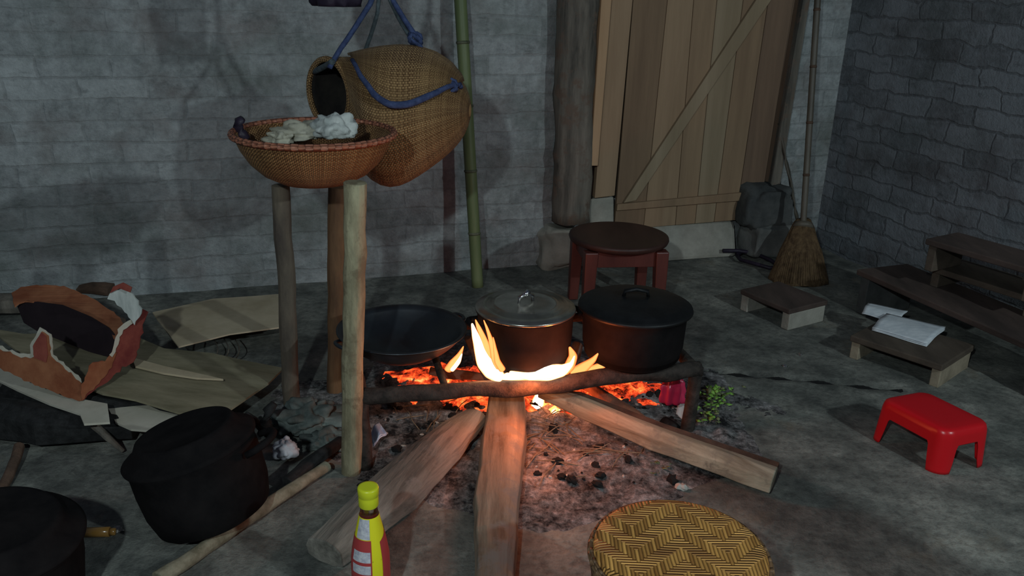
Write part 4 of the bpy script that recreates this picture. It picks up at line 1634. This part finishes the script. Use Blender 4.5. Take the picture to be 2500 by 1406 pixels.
# green herbs: leaves on short stems
rh = thing('green_herbs', FL(1735, 1000), 'small heap of fresh green herb sprigs right of the grate leg', 'herbs')
gl, gs, gd = G(), G(), G()
for k in range(110):
    px = random.gauss(1735, 17) + (random.random() < .3) * random.uniform(0, 45)
    py = random.uniform(950, 1030)
    if px > 1755: py = random.uniform(945, 985)
    c0 = FL(px, py, random.uniform(.004, .04))
    a = random.uniform(0, 6.28)
    L = random.uniform(.011, .022)
    d = Vector((math.cos(a), math.sin(a), random.uniform(-.3, .6))).normalized()
    s = d.cross(UP).normalized()
    nrm = s.cross(d)
    tgt = gd if random.random() < .3 else gl
    tgt.add([c0, c0 + d * L * .5 + s * L * .45, c0 + d * L * 1.1 + nrm * .002, c0 + d * L * .5 - s * L * .45, c0 + d * L * .5 + nrm * .003], [(0, 4, 1), (1, 4, 2), (2, 4, 3), (3, 4, 0)])
    if k % 3 == 0:
        b = FL(px + random.uniform(-14, 14), py + random.uniform(5, 22), .003)
        gs.tube([b, lerp(b, c0, .5) + UP * .004, c0], .0011, 5)
gl.build('leaves', M['leaf'], rh, solid=.0005, kind='stuff')
gd.build('pale_leaves', M['leafdull'], rh, solid=.0005, kind='stuff')
gs.build('stems', M['leafdull'], rh, kind='stuff')
rh2 = G()
for k in range(14):
    px, py = random.gauss(1610, 14), random.gauss(1140, 10)
    c0 = FL(px, py, .01)
    a = random.uniform(0, 6.28)
    d = Vector((math.cos(a), math.sin(a), random.uniform(0, .5)))
    s = Vector((-math.sin(a), math.cos(a), 0))
    L = random.uniform(.015, .028)
    rh2.add([c0, c0 + d * L * .5 + s * L * .3, c0 + d * L, c0 + d * L * .5 - s * L * .3], [(0, 1, 2, 3)])
rh2.build('dry_leaves', M['leafdull'], kind='stuff', label='wilted green leaves on the floor below the long pale log', cat='leaves', solid=.0008)

# twigs
tm = []
for k in range(4):
    g = G()
    L = .06 + .03 * k
    g.tube([Vector((-L / 2, 0, 0)), Vector((-L * .15, .002 * (k - 1), .003)), Vector((L * .2, -.001 * k, .002)), Vector((L / 2, .002, 0))], [.0011, .0017, .0015, .0008], 6)
    me = bpy.data.meshes.new('twig')
    me.from_pydata(g.v, [], g.f)
    me.materials.append(M['twig'])
    tm.append(me)
for k in range(46):
    if k < 30:
        px, py = random.gauss(1350, 55), random.gauss(1085, 38)
    elif k < 40:
        px, py = random.uniform(900, 1150), random.uniform(985, 1060)
    else:
        px, py = random.uniform(1450, 1600), random.uniform(1110, 1190)
    q = FL(px, py)
    o = bpy.data.objects.new('twig', tm[k % 4])
    COL.objects.link(o)
    o.location = (q.x, q.y, max(ashf(q.x, q.y), hfl(q.x, q.y)) + .006)
    o.rotation_euler = (0, random.uniform(-.12, .12), random.uniform(0, 3.14))
    tag(o, 'thin dry twig scattered on the ash and floor around the fire', 'twig', 'dry twigs around the fire')


def lumps(name, mat, cnt, sizer, place, label, cat, group, seed0):
    ms = []
    for k in range(5):
        g = G()
        n = 7
        rings = []
        for i in range(n + 1):
            th = math.pi * i / n
            rings.append([Vector((math.sin(th) * math.cos(ph), .75 * math.sin(th) * math.sin(ph), .6 * math.cos(th))) * (1 + .6 * noise.noise(Vector((math.sin(th) * math.cos(ph), math.sin(th) * math.sin(ph), math.cos(th))) * 1.8 + Vector((seed0 + k * 3.3, 0, 0)))) for ph in [2 * math.pi * j / 10 for j in range(10)]])
        g.loft(rings, caps=(False, False), smooth=False)
        me = bpy.data.meshes.new(name)
        me.from_pydata(g.v, [], g.f)
        me.materials.append(mat)
        ms.append(me)
    for k in range(cnt):
        px, py = place(k)
        q = FL(px, py)
        s = sizer()
        o = bpy.data.objects.new(name, ms[k % 5])
        COL.objects.link(o)
        o.location = (q.x, q.y, max(ashf(q.x, q.y), hfl(q.x, q.y)) + s * .3)
        o.scale = (s, s, s)
        o.rotation_euler = (random.uniform(-.3, .3), random.uniform(-.3, .3), random.uniform(0, 6.28))
        tag(o, label, cat, group)


def pl_char(k):
    z = k % 4
    if z == 0: return random.uniform(890, 1120), random.uniform(1000, 1130)
    if z == 1: return random.uniform(1300, 1560), random.uniform(1060, 1200)
    if z == 2: return random.uniform(1450, 1650), random.uniform(975, 1040)
    return random.gauss(1250, 170), random.gauss(1010, 35)


lumps('charcoal_piece', M['char'], 90, lambda: .004 + .016 * random.random() ** 2.2, pl_char, 'small black charcoal lump in the ash around the fire', 'charcoal', 'charcoal lumps around the fire', 1.0)
lumps('ash_lump', M['shell'], 60, lambda: random.uniform(.002, .0065), lambda k: pl_char(k + k // 4), 'tiny pale crumb of burnt ash around the fire', 'ash lump', 'pale ash crumbs around the fire', 9.0)
lumps('food_scrap', M['shell'], 1, lambda: .016, lambda k: (1663, 1196), 'pale round food scrap on the floor just behind the wicker stool', 'scrap', None, 5.0)
lumps('food_scrap', M['char'], 1, lambda: .018, lambda k: (1640, 1180), 'dark scrap beside the pale scrap behind the wicker stool', 'scrap', None, 6.0)
lumps('bottle_cap', M['steel'], 1, lambda: .008, lambda k: (1953, 869), 'shiny bottle cap on the floor, farther of two beyond the floor crack', 'bottle cap', None, 3.0)
lumps('bottle_cap', M['steel'], 1, lambda: .008, lambda k: (1916, 895), 'shiny bottle cap on the floor, nearer of two beyond the floor crack', 'bottle cap', None, 4.0)
